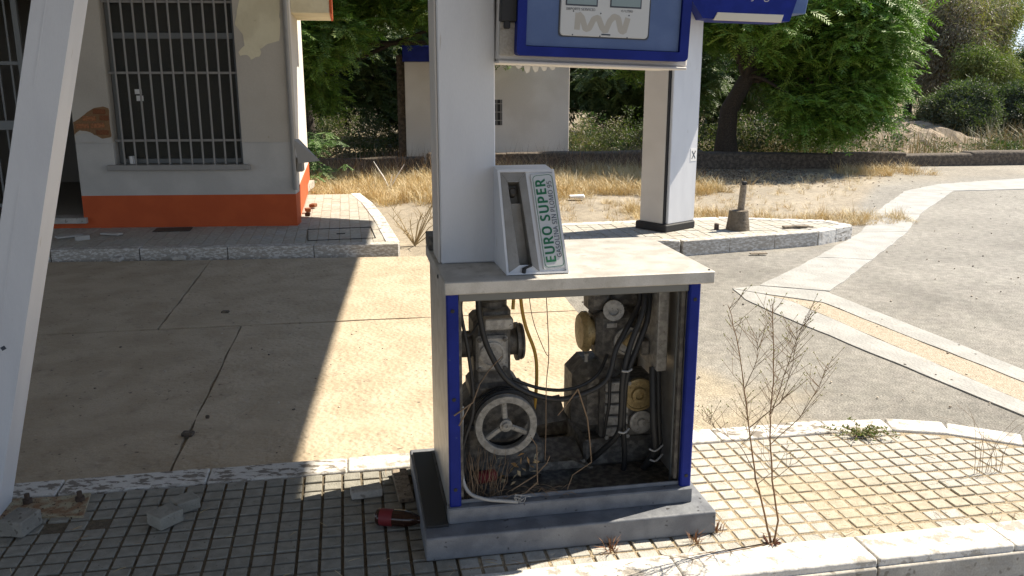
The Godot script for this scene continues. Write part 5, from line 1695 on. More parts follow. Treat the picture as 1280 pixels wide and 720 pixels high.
func spray_simple(sd: int, cnt: int, R: float, ll: float, lw: float, droop: float) -> ArrayMesh:
	var rr := RandomNumberGenerator.new()
	rr.seed = sd
	var mb := MB.new()
	for k in cnt:
		var p := Vector3(rr.randf_range(-1, 1), rr.randf_range(-1, 1), rr.randf_range(-1, 1)) * R * 0.6
		var d := (p.normalized() + Vector3(rr.randf_range(-0.6, 0.6), rr.randf_range(-0.6, 0.6) - droop, rr.randf_range(-0.6, 0.6))).normalized()
		var s := d.cross(Vector3(rr.randf_range(-1, 1), rr.randf_range(-1, 1), rr.randf_range(-1, 1))).normalized()
		var k0 := 0.7 + 0.6 * rr.randf()
		mb.col = Color(k0, k0, k0)
		leaf(mb, p, d, s, ll * rr.randf_range(0.7, 1.2), lw)
	return mb.mesh()
func tuft(sd: int, blades: int, h: float, spread: float, wd: float) -> ArrayMesh:
	var rr := RandomNumberGenerator.new()
	rr.seed = sd
	var mb := MB.new()
	for k in blades:
		var an := rr.randf() * TAU
		var p := Vector3(cos(an), 0, sin(an)) * rr.randf() * spread * 0.4
		var out := Vector3(cos(an + rr.randf_range(-0.8, 0.8)), 0, sin(an + rr.randf_range(-0.8, 0.8)))
		var hh := h * rr.randf_range(0.45, 1.1)
		var side := out.cross(Vector3.UP).normalized().rotated(Vector3.UP, rr.randf_range(-1, 1)) * wd * 0.5
		var k0 := 0.65 + 0.6 * rr.randf()
		mb.col = Color(k0, k0, k0)
		var bend := rr.randf_range(0.2, 1.0) * spread
		var q0 := p
		var q1 := p + Vector3(0, hh * 0.55, 0) + out * bend * 0.3
		var q2 := p + Vector3(0, hh * rr.randf_range(0.75, 1.0), 0) + out * bend
		mb.quad(q0 - side, q0 + side, q1 + side * 0.8, q1 - side * 0.8, out + Vector3(0, 0.3, 0))
		mb.ftri(q1 - side * 0.8, q1 + side * 0.8, q2, out + Vector3(0, 0.3, 0))
	return mb.mesh()

# o: pos, trunk (Array of Vector3 local), r0, clumps (Array of [centre, radius]), n, mesh, cols, seed, sc, lift
func tree(nm: String, label: String, cat: String, group: String, pos: Vector3, trunk: Array, r0: float, clumps: Array, n: int, me: Array, cols: Array, sd: int, sc: float, m: Material, limb := true, tilt := 0.7) -> Node3D:
	var rr := RandomNumberGenerator.new()
	rr.seed = sd
	var t := thing(nm, label, cat, pos, 0, group)
	if trunk.size() > 1:
		var mb := MB.new()
		var rad: Array = []
		var cv: Array = []
		for k in trunk.size():
			rad.append(r0 * (1.0 - 0.55 * k / (trunk.size() - 1.0))); cv.append(trunk[k])
		rad[0] = r0 * 1.35
		mb.tube(cv, rad, 10)
		if limb:
			for c in clumps:
				var ce: Vector3 = c[0]
				var b: Vector3 = trunk[rr.randi_range(trunk.size() / 2, trunk.size() - 1)]
				var mid := b.lerp(ce, 0.5) + Vector3(rr.randf_range(-0.15, 0.15), rr.randf_range(0.0, 0.3), rr.randf_range(-0.15, 0.15))
				var rl := r0 * rr.randf_range(0.16, 0.36)
				mb.tube([b, b.lerp(mid, 0.5) + Vector3(0, 0.06, 0), mid, mid.lerp(ce, 0.6), ce], [rl, rl * 0.85, rl * 0.6, rl * 0.4, rl * 0.15], 6, false)
		obj("trunk", mb, M.bark, t)
	var per: Array = []
	var tot := 0.0
	for c in clumps: tot += pow(c[1], 2.2)
	var sets: Array = []
	for k in me.size(): sets.append([[], []])
	for c in clumps:
		var cnt := int(n * pow(c[1], 2.2) / tot)
		var ce: Vector3 = c[0]
		var shade := rr.randf_range(0.8, 1.2)
		for k in cnt:
			var d := Vector3(rr.randfn(), rr.randfn() * 0.8, rr.randfn())
			d = d.normalized() * pow(rr.randf(), 0.42) * c[1]
			var bs := Basis(Vector3.UP, rr.randf() * TAU) * Basis(Vector3(1, 0, 0), rr.randf_range(-tilt, tilt))
			bs = bs.scaled(Vector3.ONE * sc * rr.randf_range(0.75, 1.25))
			var col: Color = cols[rr.randi() % cols.size()]
			var v := shade * rr.randf_range(0.8, 1.25)
			var s: Array = sets[rr.randi() % me.size()]
			s[0].append(Transform3D(bs, ce + d)); s[1].append(Color(col.r * v, col.g * v, col.b * v))
	for k in me.size():
		if sets[k][0].size() > 0: scatter("crown", me[k], m, sets[k][0], sets[k][1], t).set_meta("kind", "stuff")
	return t
func ell(sd: int, cnt: int, c: Vector3, r: Vector3, r0: float, r1: float, test: Callable) -> Array:
	var rr := RandomNumberGenerator.new()
	rr.seed = sd
	var out: Array = []
	var guard := 0
	while out.size() < cnt and guard < 4000:
		guard += 1
		var d := Vector3(rr.randfn(), rr.randfn(), rr.randfn()).normalized() * pow(rr.randf(), 0.38)
		var p := c + d * r
		if not test.call(p): continue
		out.append([p, rr.randf_range(r0, r1)])
	return out

func make_trees() -> void:
	var ash := [spray_compound(1, 5, 7, 0.30, 0.075, 0.024), spray_compound(2, 4, 8, 0.34, 0.08, 0.024)]
	var ok := func(_p: Vector3) -> bool: return true
	var green := [Color(0.13, 0.225, 0.028), Color(0.16, 0.26, 0.036), Color(0.10, 0.185, 0.024), Color(0.20, 0.29, 0.05)]
	# big tree right of centre
	var p2 := Vector3(3.85, 0, -15.7)
	var cl2 := ell(21, 60, Vector3(1.2, 3.0, 0.2), Vector3(2.3, 2.4, 2.0), 0.45, 0.75, func(p: Vector3) -> bool: return p.y > 2.35 - clampf((p.x - 0.3) * 1.2, -0.1, 1.4) and p.x < 2.65)
	for q in [[1.0, 1.15, 0.9], [1.6, 0.95, 0.7], [2.2, 1.0, 0.4], [2.5, 1.2, 0.3], [2.6, 1.8, 0.2], [2.65, 2.4, 0.0], [2.3, 1.5, 0.9], [1.9, 1.3, 0.8], [-1.3, 2.25, 0.5], [-1.7, 2.0, 0.3]]:
		cl2.append([Vector3(q[0], q[1], q[2]), 0.5])
	tree("ash_tree", "large bright green tree with a dark forked trunk right of the columns", "tree", "", p2, [Vector3(0, -0.05, 0), Vector3(-0.02, 0.5, 0), Vector3(0.0, 1.0, 0.02), Vector3(0.25, 1.5, 0.05), Vector3(0.7, 2.1, 0.1), Vector3(1.1, 2.9, 0.15)], 0.20, cl2, 6500, ash, green, 5, 1.0, M.leaf)
	# big tree at left, hanging over the outbuilding
	var p1 := Vector3(-4.0, 0, -16.9)
	var cl1 := ell(22, 62, Vector3(1.6, 3.0, 1.2), Vector3(3.2, 2.2, 1.9), 0.45, 0.8, func(p: Vector3) -> bool: return p.y > (1.35 if p.x < 1.1 else 2.75))
	for q in [[0.3, 1.6, 2.6], [0.9, 1.9, 3.0], [0.5, 2.2, 3.2], [1.4, 2.2, 2.9], [0.0, 1.9, 2.8], [0.8, 1.35, 2.4], [4.0, 2.15, 1.5], [3.7, 2.3, 1.8]]:
		cl1.append([Vector3(q[0], q[1], q[2]), 0.42])
	tree("shade_tree", "tall leafy tree overhanging the gap between station building and outbuilding", "tree", "", p1, [Vector3(0, -0.05, 0), Vector3(0.03, 0.6, 0), Vector3(0.0, 1.3, 0.1), Vector3(0.2, 2.0, 0.3), Vector3(0.8, 2.8, 0.6)], 0.22, cl1, 6500, ash, green, 6, 1.0, M.leaf)
	# trees behind, mixed
	var eu := [spray_simple(31, 46, 0.42, 0.15, 0.028, 0.9), spray_simple(32, 46, 0.42, 0.14, 0.026, 0.8)]
	var bu := [spray_simple(33, 60, 0.20, 0.05, 0.026, 0.0), spray_simple(34, 60, 0.20, 0.055, 0.024, 0.1)]
	var dk := [Color(0.09, 0.13, 0.036), Color(0.115, 0.15, 0.045), Color(0.07, 0.105, 0.03)]
	var olive := [Color(0.26, 0.245, 0.10), Color(0.31, 0.255, 0.115), Color(0.21, 0.22, 0.095)]
	var brown := [Color(0.33, 0.235, 0.16), Color(0.29, 0.25, 0.185), Color(0.35, 0.27, 0.185)]
	var grey := [Color(0.12, 0.13, 0.075), Color(0.16, 0.16, 0.10), Color(0.085, 0.10, 0.05)]
	var back := [
		[-9.0, -21.0, 4.0, "dark tree far left behind the station building"], [-5.8, -23.0, 4.6, "dark leafy tree behind the shade tree at left"], [-2.6, -22.0, 4.2, "dark tree standing behind the left end of the outbuilding"],
		[0.6, -23.0, 4.6, "dark tree standing behind the middle of the outbuilding"], [3.0, -21.0, 4.0, "dark tree seen between the outbuilding and the white column"], [5.6, -25.0, 5.0, "dark tree behind the bright green tree's trunk"],
		[9.5, -27.0, 4.8, "dark tree behind the right edge of the bright green tree"],
	]
	var i := 0
	for q in back:
		var H: float = q[2]
		var cl := ell(40 + i, 34, Vector3(0, H * 0.58, 0), Vector3(2.1, H * 0.52, 1.6), 0.6, 0.95, func(p: Vector3) -> bool: return p.y > 0.5)
		tree("woodland_tree", q[3], "tree", "dark trees behind the yard", Vector3(q[0], 0, q[1]), [Vector3(0, -0.05, 0), Vector3(0.05, 0.8, 0), Vector3(0.1, 1.8, 0), Vector3(0.0, 2.6, 0)], 0.15, cl, 2300, ash if i % 2 == 0 else eu, dk, 60 + i, 1.25, M.leaf)
		i += 1
	# right: olive and brown trees
	var far := [
		[13.7, -27.5, 4.1, 1.5, brown, "thin greyish brown dried tree left of the olive trees"], [14.7, -29.0, 4.4, 1.25, olive, "olive brown feathery tree behind the round shrubs"], [16.8, -34.0, 4.4, 0.9, olive, "pale olive tree at the upper right against the sky"],
		[15.2, -34.0, 7.5, 2.4, olive, "tall olive green tree behind the dried brown tree"], [18.9, -30.0, 2.7, 1.6, dk, "dark green tree at the far right edge below the sky"], [21.5, -33.0, 3.0, 2.0, dk, "dark green tree farthest right behind the low wall"],
	]
	i = 0
	for q in far:
		var H: float = q[2]
		var R: float = q[3]
		var cl := ell(80 + i, 36, Vector3(0, H * 0.60, 0), Vector3(R, H * 0.46, R), 0.45, 0.75, func(p: Vector3) -> bool: return p.y > 0.7)
		tree("olive_tree" if i < 4 else "dark_tree", q[5], "tree", "", Vector3(q[0], 0, q[1]), [Vector3(0, -0.05, 0), Vector3(0.05, 1.0, 0), Vector3(-0.05, H * 0.5, 0), Vector3(0.0, H * 0.85, 0)], 0.13, cl, 2600 if i != 0 else 1500, eu, q[4], 90 + i, 0.95, M.leaf)
		i += 1
	# yellow-green sprig tree among the brown
	var cy := ell(101, 9, Vector3(0, 1.7, 0), Vector3(0.6, 0.7, 0.5), 0.3, 0.4, ok)
	tree("young_tree", "small yellowish green young tree in front of the brown tree", "tree", "", Vector3(13.3, 0, -25.0), [Vector3(0, 0, 0), Vector3(0, 0.9, 0), Vector3(0.05, 1.8, 0)], 0.05, cy, 420, eu, [Color(0.20, 0.20, 0.05), Color(0.16, 0.18, 0.05)], 102, 0.7, M.leaf)
	# round grey-green shrubs
	var sh := [[10.35, -20.6, 0.72, 1.32, "round dark grey green shrub, the left of two beyond the wall"], [12.35, -21.4, 0.8, 1.2, "round dark grey green shrub, the right of two beyond the wall"]]
	i = 0
	for q in sh:
		var R: float = q[2]
		var cl := ell(110 + i, 44, Vector3(0, q[3] * 0.5, 0), Vector3(R, q[3] * 0.52, R), 0.2, 0.34, ok)
		tree("round_shrub", q[4], "shrub", "round shrubs beyond the low wall", Vector3(q[0], 0.0, q[1]), [Vector3(0, 0, 0), Vector3(0, 0.3, 0), Vector3(0.05, 0.7, 0)], 0.06, cl, 1700, bu, grey, 115 + i, 1.0, M.leaf)
		i += 1
	# undergrowth behind the wall: one mass
	var rr := RandomNumberGenerator.new()
	rr.seed = 9
	var xs: Array = []
	var cs: Array = []
	for k in 1900:
		var x := rr.randf_range(-9.0, 14.0)
		var z := rr.randf_range(-18.6, -16.2) if x > 1.2 or x < -2.3 else rr.randf_range(-21.0, -19.5)
		if x > 6.6 and x < 9.6 and rr.randf() < 0.8: continue
		var y := rr.randf_range(0.05, 0.9) * (0.35 + 0.65 * clampf(nA.get_noise_2d(x * 60.0, z * 60.0) + 0.5, 0.0, 1.0))
		if x > 8.0: y *= 0.4
		xs.append(Transform3D(Basis(Vector3.UP, rr.randf() * TAU).scaled(Vector3.ONE * rr.randf_range(0.7, 1.3)), Vector3(x, y, z)))
		var c: Color = [Color(0.10, 0.12, 0.05), Color(0.14, 0.14, 0.07), Color(0.20, 0.17, 0.10), Color(0.06, 0.10, 0.03)][rr.randi() % 4]
		cs.append(c)
	var ug := scatter("undergrowth", bu[0], M.leaf, xs, cs)
	tag(ug, "tangled grey green undergrowth behind the low wall", "undergrowth", "", "stuff")
	# far tree line closing the horizon
	xs = []; cs = []
	for k in 2600:
		var x := rr.randf_range(-60.0, 75.0)
		var z := rr.randf_range(-58.0, -46.0)
		var top := 4.4 + 1.4 * nA.get_noise_1d(x * 14.0)
		if x > 24.0: top = minf(top, 2.6)
		xs.append(Transform3D(Basis(Vector3.UP, rr.randf() * TAU).scaled(Vector3.ONE * rr.randf_range(2.2, 3.6)), Vector3(x, rr.randf() * top, z)))
		var c: Color = dk[rr.randi() % 3]
		cs.append(c * rr.randf_range(0.8, 1.3))
	var fl := scatter("far_wood", eu[0], M.leaf, xs, cs)
	tag(fl, "far dark wood closing the view behind the trees", "wood", "", "stuff")

func make_weeds() -> void:
	var rr := RandomNumberGenerator.new()
	rr.seed = 31
	# dry grass in three stands
	var tf := [tuft(1, 18, 0.20, 0.24, 0.005), tuft(2, 14, 0.30, 0.20, 0.0045), tuft(3, 20, 0.13, 0.26, 0.0055)]
	var straw := [Color(0.60, 0.47, 0.23), Color(0.66, 0.54, 0.30), Color(0.54, 0.39, 0.17), Color(0.68, 0.59, 0.38)]
	var stands := [
		["dry_grass", "dry golden grass between the station building and the outbuilding", 2300, func() -> Vector3: return Vector3(rr.randf_range(-0.75, 2.6), rr.randf_range(10.2, 14.3), 1.0), func(u: float, w: float) -> bool: return w > 11.25 or u > 0.35 + (w - 10.2) * 0.0 and w > 10.9 - u * 0.1],
		["dry_grass", "dry golden grass behind the EURO SUPER box, left of the white column", 2200, func() -> Vector3: return Vector3(rr.randf_range(2.5, 5.2), rr.randf_range(11.0, 14.2), 1.0), func(u: float, w: float) -> bool: return w > 11.2 + 0.5 * nA.get_noise_1d(u * 90.0)],
		["dry_grass", "low dry golden grass behind the far island, right of the white column", 750, func() -> Vector3: return Vector3(rr.randf_range(3.2, 6.2), rr.randf_range(8.45, 11.2), 0.62), func(u: float, w: float) -> bool: return w < 8.9 + 0.6 * nA.get_noise_1d(u * 110.0) + maxf(0.0, 4.6 - u) * 1.4],
		["dry_grass", "sparse short straw dotted over the open dirt beyond the far island", 420, func() -> Vector3: return Vector3(rr.randf_range(2.0, 8.2), rr.randf_range(8.7, 13.0), 0.55), func(u: float, w: float) -> bool: return u < 4.4 + (w - 8.0) * 0.85],
		["dry_grass", "dry grass tufts at the sunny edge of the tree shade", 170, func() -> Vector3: return Vector3(rr.randf_range(7.6, 9.6), rr.randf_range(12.7, 13.7), 0.9), func(u: float, w: float) -> bool: return Vector2((u - 8.9) / 0.75, (w - 13.2) / 0.5).length() < 1.0 + 0.4 * rr.randf()],
	]
	for s in stands:
		var nd := Node3D.new()
		nd.name = numbered(s[0])
		add_child(nd)
		tag(nd, s[1], "dry grass", "", "stuff")
		var sets := [[[], []], [[], []], [[], []]]
		var cnt := 0
		var guard := 0
		while cnt < int(s[2]) and guard < 20000:
			guard += 1
			var q: Vector3 = (s[3] as Callable).call()
			if not (s[4] as Callable).call(q.x, q.y): continue
			if nA.get_noise_2d(q.x * 120.0, q.y * 120.0) < -0.12 and rr.randf() < 0.8: continue
			cnt += 1
			var sc := q.z * rr.randf_range(0.6, 1.25)
			var k := rr.randi() % 3
			var c: Color = straw[rr.randi() % 4]
			sets[k][0].append(Transform3D((Basis(Vector3.UP, rr.randf() * TAU) * Basis(Vector3(1, 0, 0), rr.randfn() * 0.32)).scaled(Vector3(sc, sc * (0.75 + 0.5 * clampf(nA.get_noise_2d(q.x * 200.0, q.y * 200.0) + 0.3, 0.0, 1.0)), sc)), P(q.x, -0.005, q.y)))
			sets[k][1].append(c * rr.randf_range(0.8, 1.15))
		for k in 3:
			if sets[k][0].size() > 0: scatter("tufts", tf[k], M.straw, sets[k][0], sets[k][1], nd).set_meta("kind", "stuff")
	# brown dead stalks in front of the low wall
	var st := tuft(7, 9, 0.55, 0.30, 0.006)
	var xs: Array = []
	var cs: Array = []
	for k in 260:
		var u := rr.randf_range(-0.6, 5.2)
		var w := rr.randf_range(13.4, 14.6)
		xs.append(Transform3D(Basis(Vector3.UP, rr.randf() * TAU).scaled(Vector3.ONE * rr.randf_range(0.6, 1.2)), P(u, 0, w)))
		cs.append([Color(0.20, 0.13, 0.08), Color(0.14, 0.09, 0.06), Color(0.30, 0.21, 0.13)][k % 3])
	var bs := scatter("dead_stalks", st, M.straw, xs, cs)
	tag(bs, "brown dead weed stalks standing in front of the low wall", "dry weeds", "", "stuff")
	# pale dry weeds beyond the wall, right
	xs = []; cs = []
	for k in 700:
		var x := rr.randf_range(4.2, 14.5)
		if x > 6.4 and x < 9.9 and rr.randf() < 0.55: continue
		var z := rr.randf_range(-19.2, -16.6)
		xs.append(Transform3D(Basis(Vector3.UP, rr.randf() * TAU).scaled(Vector3.ONE * rr.randf_range(0.8, 1.7)), Vector3(x, 0, z)))
		cs.append([Color(0.36, 0.29, 0.17), Color(0.28, 0.26, 0.13), Color(0.42, 0.36, 0.24), Color(0.20, 0.21, 0.09)][rr.randi() % 4])
	bs = scatter("dry_weeds", st, M.straw, xs, cs)
	tag(bs, "pale dry weeds growing beyond the low wall under the trees", "dry weeds", "", "stuff")
	# leaf litter in the tree shade
	var lm := MB.new()
	leaf(lm, Vector3(-0.03, 0.004, 0), Vector3(1, 0.05, 0).normalized(), Vector3(0, 0, 1), 0.045, 0.022, 0.4)
	var lmesh := lm.mesh()
	xs = []; cs = []
	for k in 4200:
		var u := rr.randfn(5.9, 0.85)
		var w := rr.randfn(13.3, 0.6)
		if w > 14.4 or w < 11.2: continue
		xs.append(Transform3D(Basis(Vector3.UP, rr.randf() * TAU) * Basis(Vector3(0, 0, 1), rr.randf_range(-0.4, 0.4)), P(u, 0.006, w)))
		cs.append([Color(0.22, 0.15, 0.09), Color(0.12, 0.08, 0.05), Color(0.34, 0.26, 0.17), Color(0.06, 0.045, 0.03)][rr.randi() % 4])
	bs = scatter("leaf_litter", lmesh, M.tint, xs, cs)
	tag(bs, "brown fallen leaves and twigs on the ground under the green tree", "leaf litter", "", "stuff")
	# pebbles and grit
	var pm := MB.new()
	pm.rough(Transform3D(), Vector3(1, 0.6, 0.8), Vector3i(3, 3, 3), 0.28, 0.2, nA, false)
	var pme := pm.mesh()
	xs = []; cs = []
	for k in 2600:
		var u := rr.randf_range(-4.0, 9.0)
		var w := rr.randf_range(3.25, 12.0)
		var y := 0.004
		if u < 1.5 and w < 7.9:
			y = 0.013
			if rr.randf() < 0.55: continue
		if w > 7.25 and w < 8.5 and u > 0.8 and u < 4.9: continue
		if w > 7.5 and u < 0.45: continue
		var s := 0.004 + 0.012 * pow(rr.randf(), 4.0)
		xs.append(Transform3D(Basis(Vector3.UP, rr.randf() * TAU).scaled(Vector3.ONE * s), P(u, y, w)))
		cs.append([Color(0.25, 0.2, 0.15), Color(0.45, 0.38, 0.3), Color(0.12, 0.1, 0.08), Color(0.55, 0.48, 0.38)][rr.randi() % 4])
	bs = scatter("pebbles", pme, M.tint, xs, cs)
	tag(bs, "scattered small pebbles and grit on the roadway", "pebbles", "", "stuff")
	# dark stones on the slabs
	var nm := ["dark flat stone lying on the shaded slab near the joint", "small dark stone farther up the shaded slab", "dark pebble on the shaded slab above the cross joint"]
	var i := 0
	for q in [[-0.757, 3.83, 0.052], [-0.70, 4.02, 0.02], [-0.86, 5.95, 0.05]]:
		var mb := MB.new()
		mb.rough(Transform3D(), Vector3(q[2], 0.018, q[2] * 0.8), Vector3i(4, 3, 4), 0.007, 0.012, nA, false)
		var o := obj("stone", mb, M.stone)
		o.position = P(q[0], 0.021, q[1])
		tag(o, nm[i], "stone")
		i += 1
	var sm := MB.new()
	sm.tube([Vector3(-0.5, 0, 0), Vector3(0, 0.06, 0.03), Vector3(0.5, 0, 0)], [0.02, 0.025, 0.012], 4, false)
	var sme := sm.mesh()
	xs = []; cs = []
	for k in 420:
		var u := rr.randf_range(-1.5, 2.5)
		var w := rr.randf_range(2.3, 3.05)
		if u > 0.15 and u < 1.15 and w > 2.37 and w < 3.08: continue
		if k % 3 > 0: w = 2.29 + absf(rr.randfn()) * 0.05
		xs.append(Transform3D((Basis(Vector3.UP, rr.randf() * TAU) * Basis(Vector3(0, 0, 1), rr.randf_range(-0.12, 0.12))).scaled(Vector3.ONE * rr.randf_range(0.012, 0.05)), P(u, 0.136, w)))
		cs.append([Color(0.5, 0.38, 0.2), Color(0.34, 0.22, 0.12), Color(0.2, 0.14, 0.09), Color(0.6, 0.5, 0.32)][rr.randi() % 4])
	bs = scatter("straw_bits", sme, M.tint, xs, cs)
	tag(bs, "loose bits of straw and twig scattered over the paved island", "litter", "", "stuff")
	# tall weed at the kerb
	tall_weed()
	var fw := thing("thin_weed", "thin arching dry grass stems rising from the pavers at the right edge", "weed", P(2.32, 0.13, 2.62), A)
	var fm := MB.new()
	fm.col = Color(2.0, 2.0, 1.5)
	for k in 11:
		var L := rr.randf_range(0.18, 0.42)
		var dx := rr.randf_range(-0.9, 0.6)
		var pts: Array = []
		var rad: Array = []
		for q in 8:
			var f := q / 7.0
			pts.append(Vector3(dx * L * f * f + 0.012 * (k - 5), L * (f - 0.28 * f * f), rr.randf_range(-0.004, 0.004) + 0.02 * sin(k * 2.0) * f)); rad.append(0.0011 * (1.0 - 0.6 * f))
		fm.tube(pts, rad, 4, false)
	obj("stems", fm, M.stem, fw)
	# green creeping weed
	var gw := thing("creeping_weed", "small creeping green weed on the pavers by the rear kerb", "weed", P(2.04, 0.13, 3.02), 0)
	var mb2 := MB.new()
	var lf := MB.new()
	for k in 34:
		var an := rr.randf() * TAU
		var L := rr.randf_range(0.05, 0.17)
		var d := Vector3(cos(an) * 1.1, 0, sin(an) * 0.75)
		var pts := [Vector3.ZERO + Vector3(0, 0.004, 0), d * L * 0.5 + Vector3(0, rr.randf_range(0.012, 0.035), 0), d * L + Vector3(0, rr.randf_range(0.003, 0.03), 0)]
		mb2.tube(pts, [0.0016, 0.0013, 0.0007], 4, false)
		for j in 14:
			var f := rr.randf()
			var p: Vector3 = pts[0].lerp(pts[1], f * 2.0) if f < 0.5 else pts[1].lerp(pts[2], f * 2.0 - 1.0)
			var ld := Vector3(rr.randf_range(-1, 1), rr.randf_range(0, 0.9), rr.randf_range(-1, 1)).normalized()
			lf.col = [Color(0.13, 0.16, 0.05), Color(0.20, 0.22, 0.08), Color(0.28, 0.24, 0.12)][rr.randi() % 3]
			leaf(lf, p, ld, ld.cross(Vector3(0.3, 0.2, 0.9)).normalized(), 0.016, 0.007)
	obj("stems", mb2, M.stem, gw)
	obj("leaves", lf, M.leaf, gw)
	# bare dead shrub right of the pavement corner
	var ds := thing("dead_shrub", "bare dry shrub of thin pale branches beside the pavement corner", "shrub", P(0.60, 0.0, 8.20), 0)
	mb2 = MB.new()
	for k in 15:
		var an := rr.randf_range(-1.2, 1.0)
		var L := rr.randf_range(0.35, 0.75)
		var tip := Vector3(sin(an) * L * 0.7 + 0.12, cos(an) * L * 0.85, rr.randf_range(-0.15, 0.15))
		var mid := tip * 0.5 + Vector3(rr.randf_range(-0.03, 0.03), 0.04, 0)
		mb2.tube([Vector3(0, 0, 0), mid, tip], [0.006, 0.004, 0.0016], 5, false)
		for j in 4:
			var f := rr.randf_range(0.4, 0.9)
			var b := mid.lerp(tip, f * 2.0 - 0.9 if f > 0.5 else 0.0)
			mb2.tube([b, b + Vector3(rr.randf_range(-0.10, 0.12), rr.randf_range(0.03, 0.14), rr.randf_range(-0.06, 0.06))], [0.0022, 0.001], 4, false)
	obj("branches", mb2, M.dry, ds)
	# green broad weed at the building corner
	var bw := thing("leafy_weed", "fresh green leafy weed growing behind the building corner", "weed", Vector3(-2.95, 0, -12.6), 0)
	var cx: Array = []
	var cc: Array = []
	for k in 90:
		cx.append(Transform3D(Basis(Vector3.UP, rr.randf() * TAU).scaled(Vector3.ONE * rr.randf_range(0.4, 0.75)), Vector3(rr.randfn() * 0.22, 0.15 + rr.randf() * 0.65, rr.randfn() * 0.2)))
		cc.append([Color(0.10, 0.19, 0.04), Color(0.15, 0.24, 0.07), Color(0.07, 0.13, 0.03)][rr.randi() % 3])
	scatter("leaves", spray_compound(8, 4, 5, 0.25, 0.08, 0.04), M.leaf, cx, cc, bw).set_meta("kind", "stuff")
	# dry tuft at the plinth corner and at the plinth foot
	var t1 := inst("dry_tuft", tuft(11, 26, 0.06, 0.05, 0.003), M.straw_brown)
	t1.position = P(1.135, 0.13, 2.40)
	tag(t1, "little brown dry tuft at the right front corner of the plinth", "weed")
	var t2 := inst("dry_tuft", tuft(12, 30, 0.045, 0.06, 0.003), M.straw_brown)
	t2.position = P(0.76, 0.13, 2.352)
	tag(t2, "little brown dry tuft under the middle of the plinth front", "weed")
	var t3 := inst("dry_tuft", tuft(13, 20, 0.05, 0.05, 0.003), M.straw_brown)
	t3.position = P(1.04, 0.13, 2.352)
	tag(t3, "little brown dry tuft under the plinth front, right of the middle", "weed")
	# litter
	var pp := MB.new()
	pp.rough(Transform3D(), Vector3(0.2, 0.035, 0.13), Vector3i(12, 4, 10), 0.015, 0.11, nA, false)
	var po := obj("paper_scrap", pp, M.paper)
	po.position = P(2.93, 0.05, 10.95)
	tag(po, "crumpled white paper on the dirt before the dry grass", "litter")
	var wp := MB.new()
	for q in [[0.04, 0.22, 0.0], [0.22, 0.36, 0.05], [-0.22, 0.40, 0.0]]:
		wp.tube([Vector3.ZERO, Vector3(q[0] * 0.4, q[1] * 0.45, q[2]), Vector3(q[0], q[1], q[2])], [0.010, 0.011, 0.004], 5)
	var wo := obj("white_stalk", wp, M.paper)
	wo.position = Vector3(-1.75, 0, -12.4)
	tag(wo, "bleached white branching stalk standing in the dry grass", "stalk")

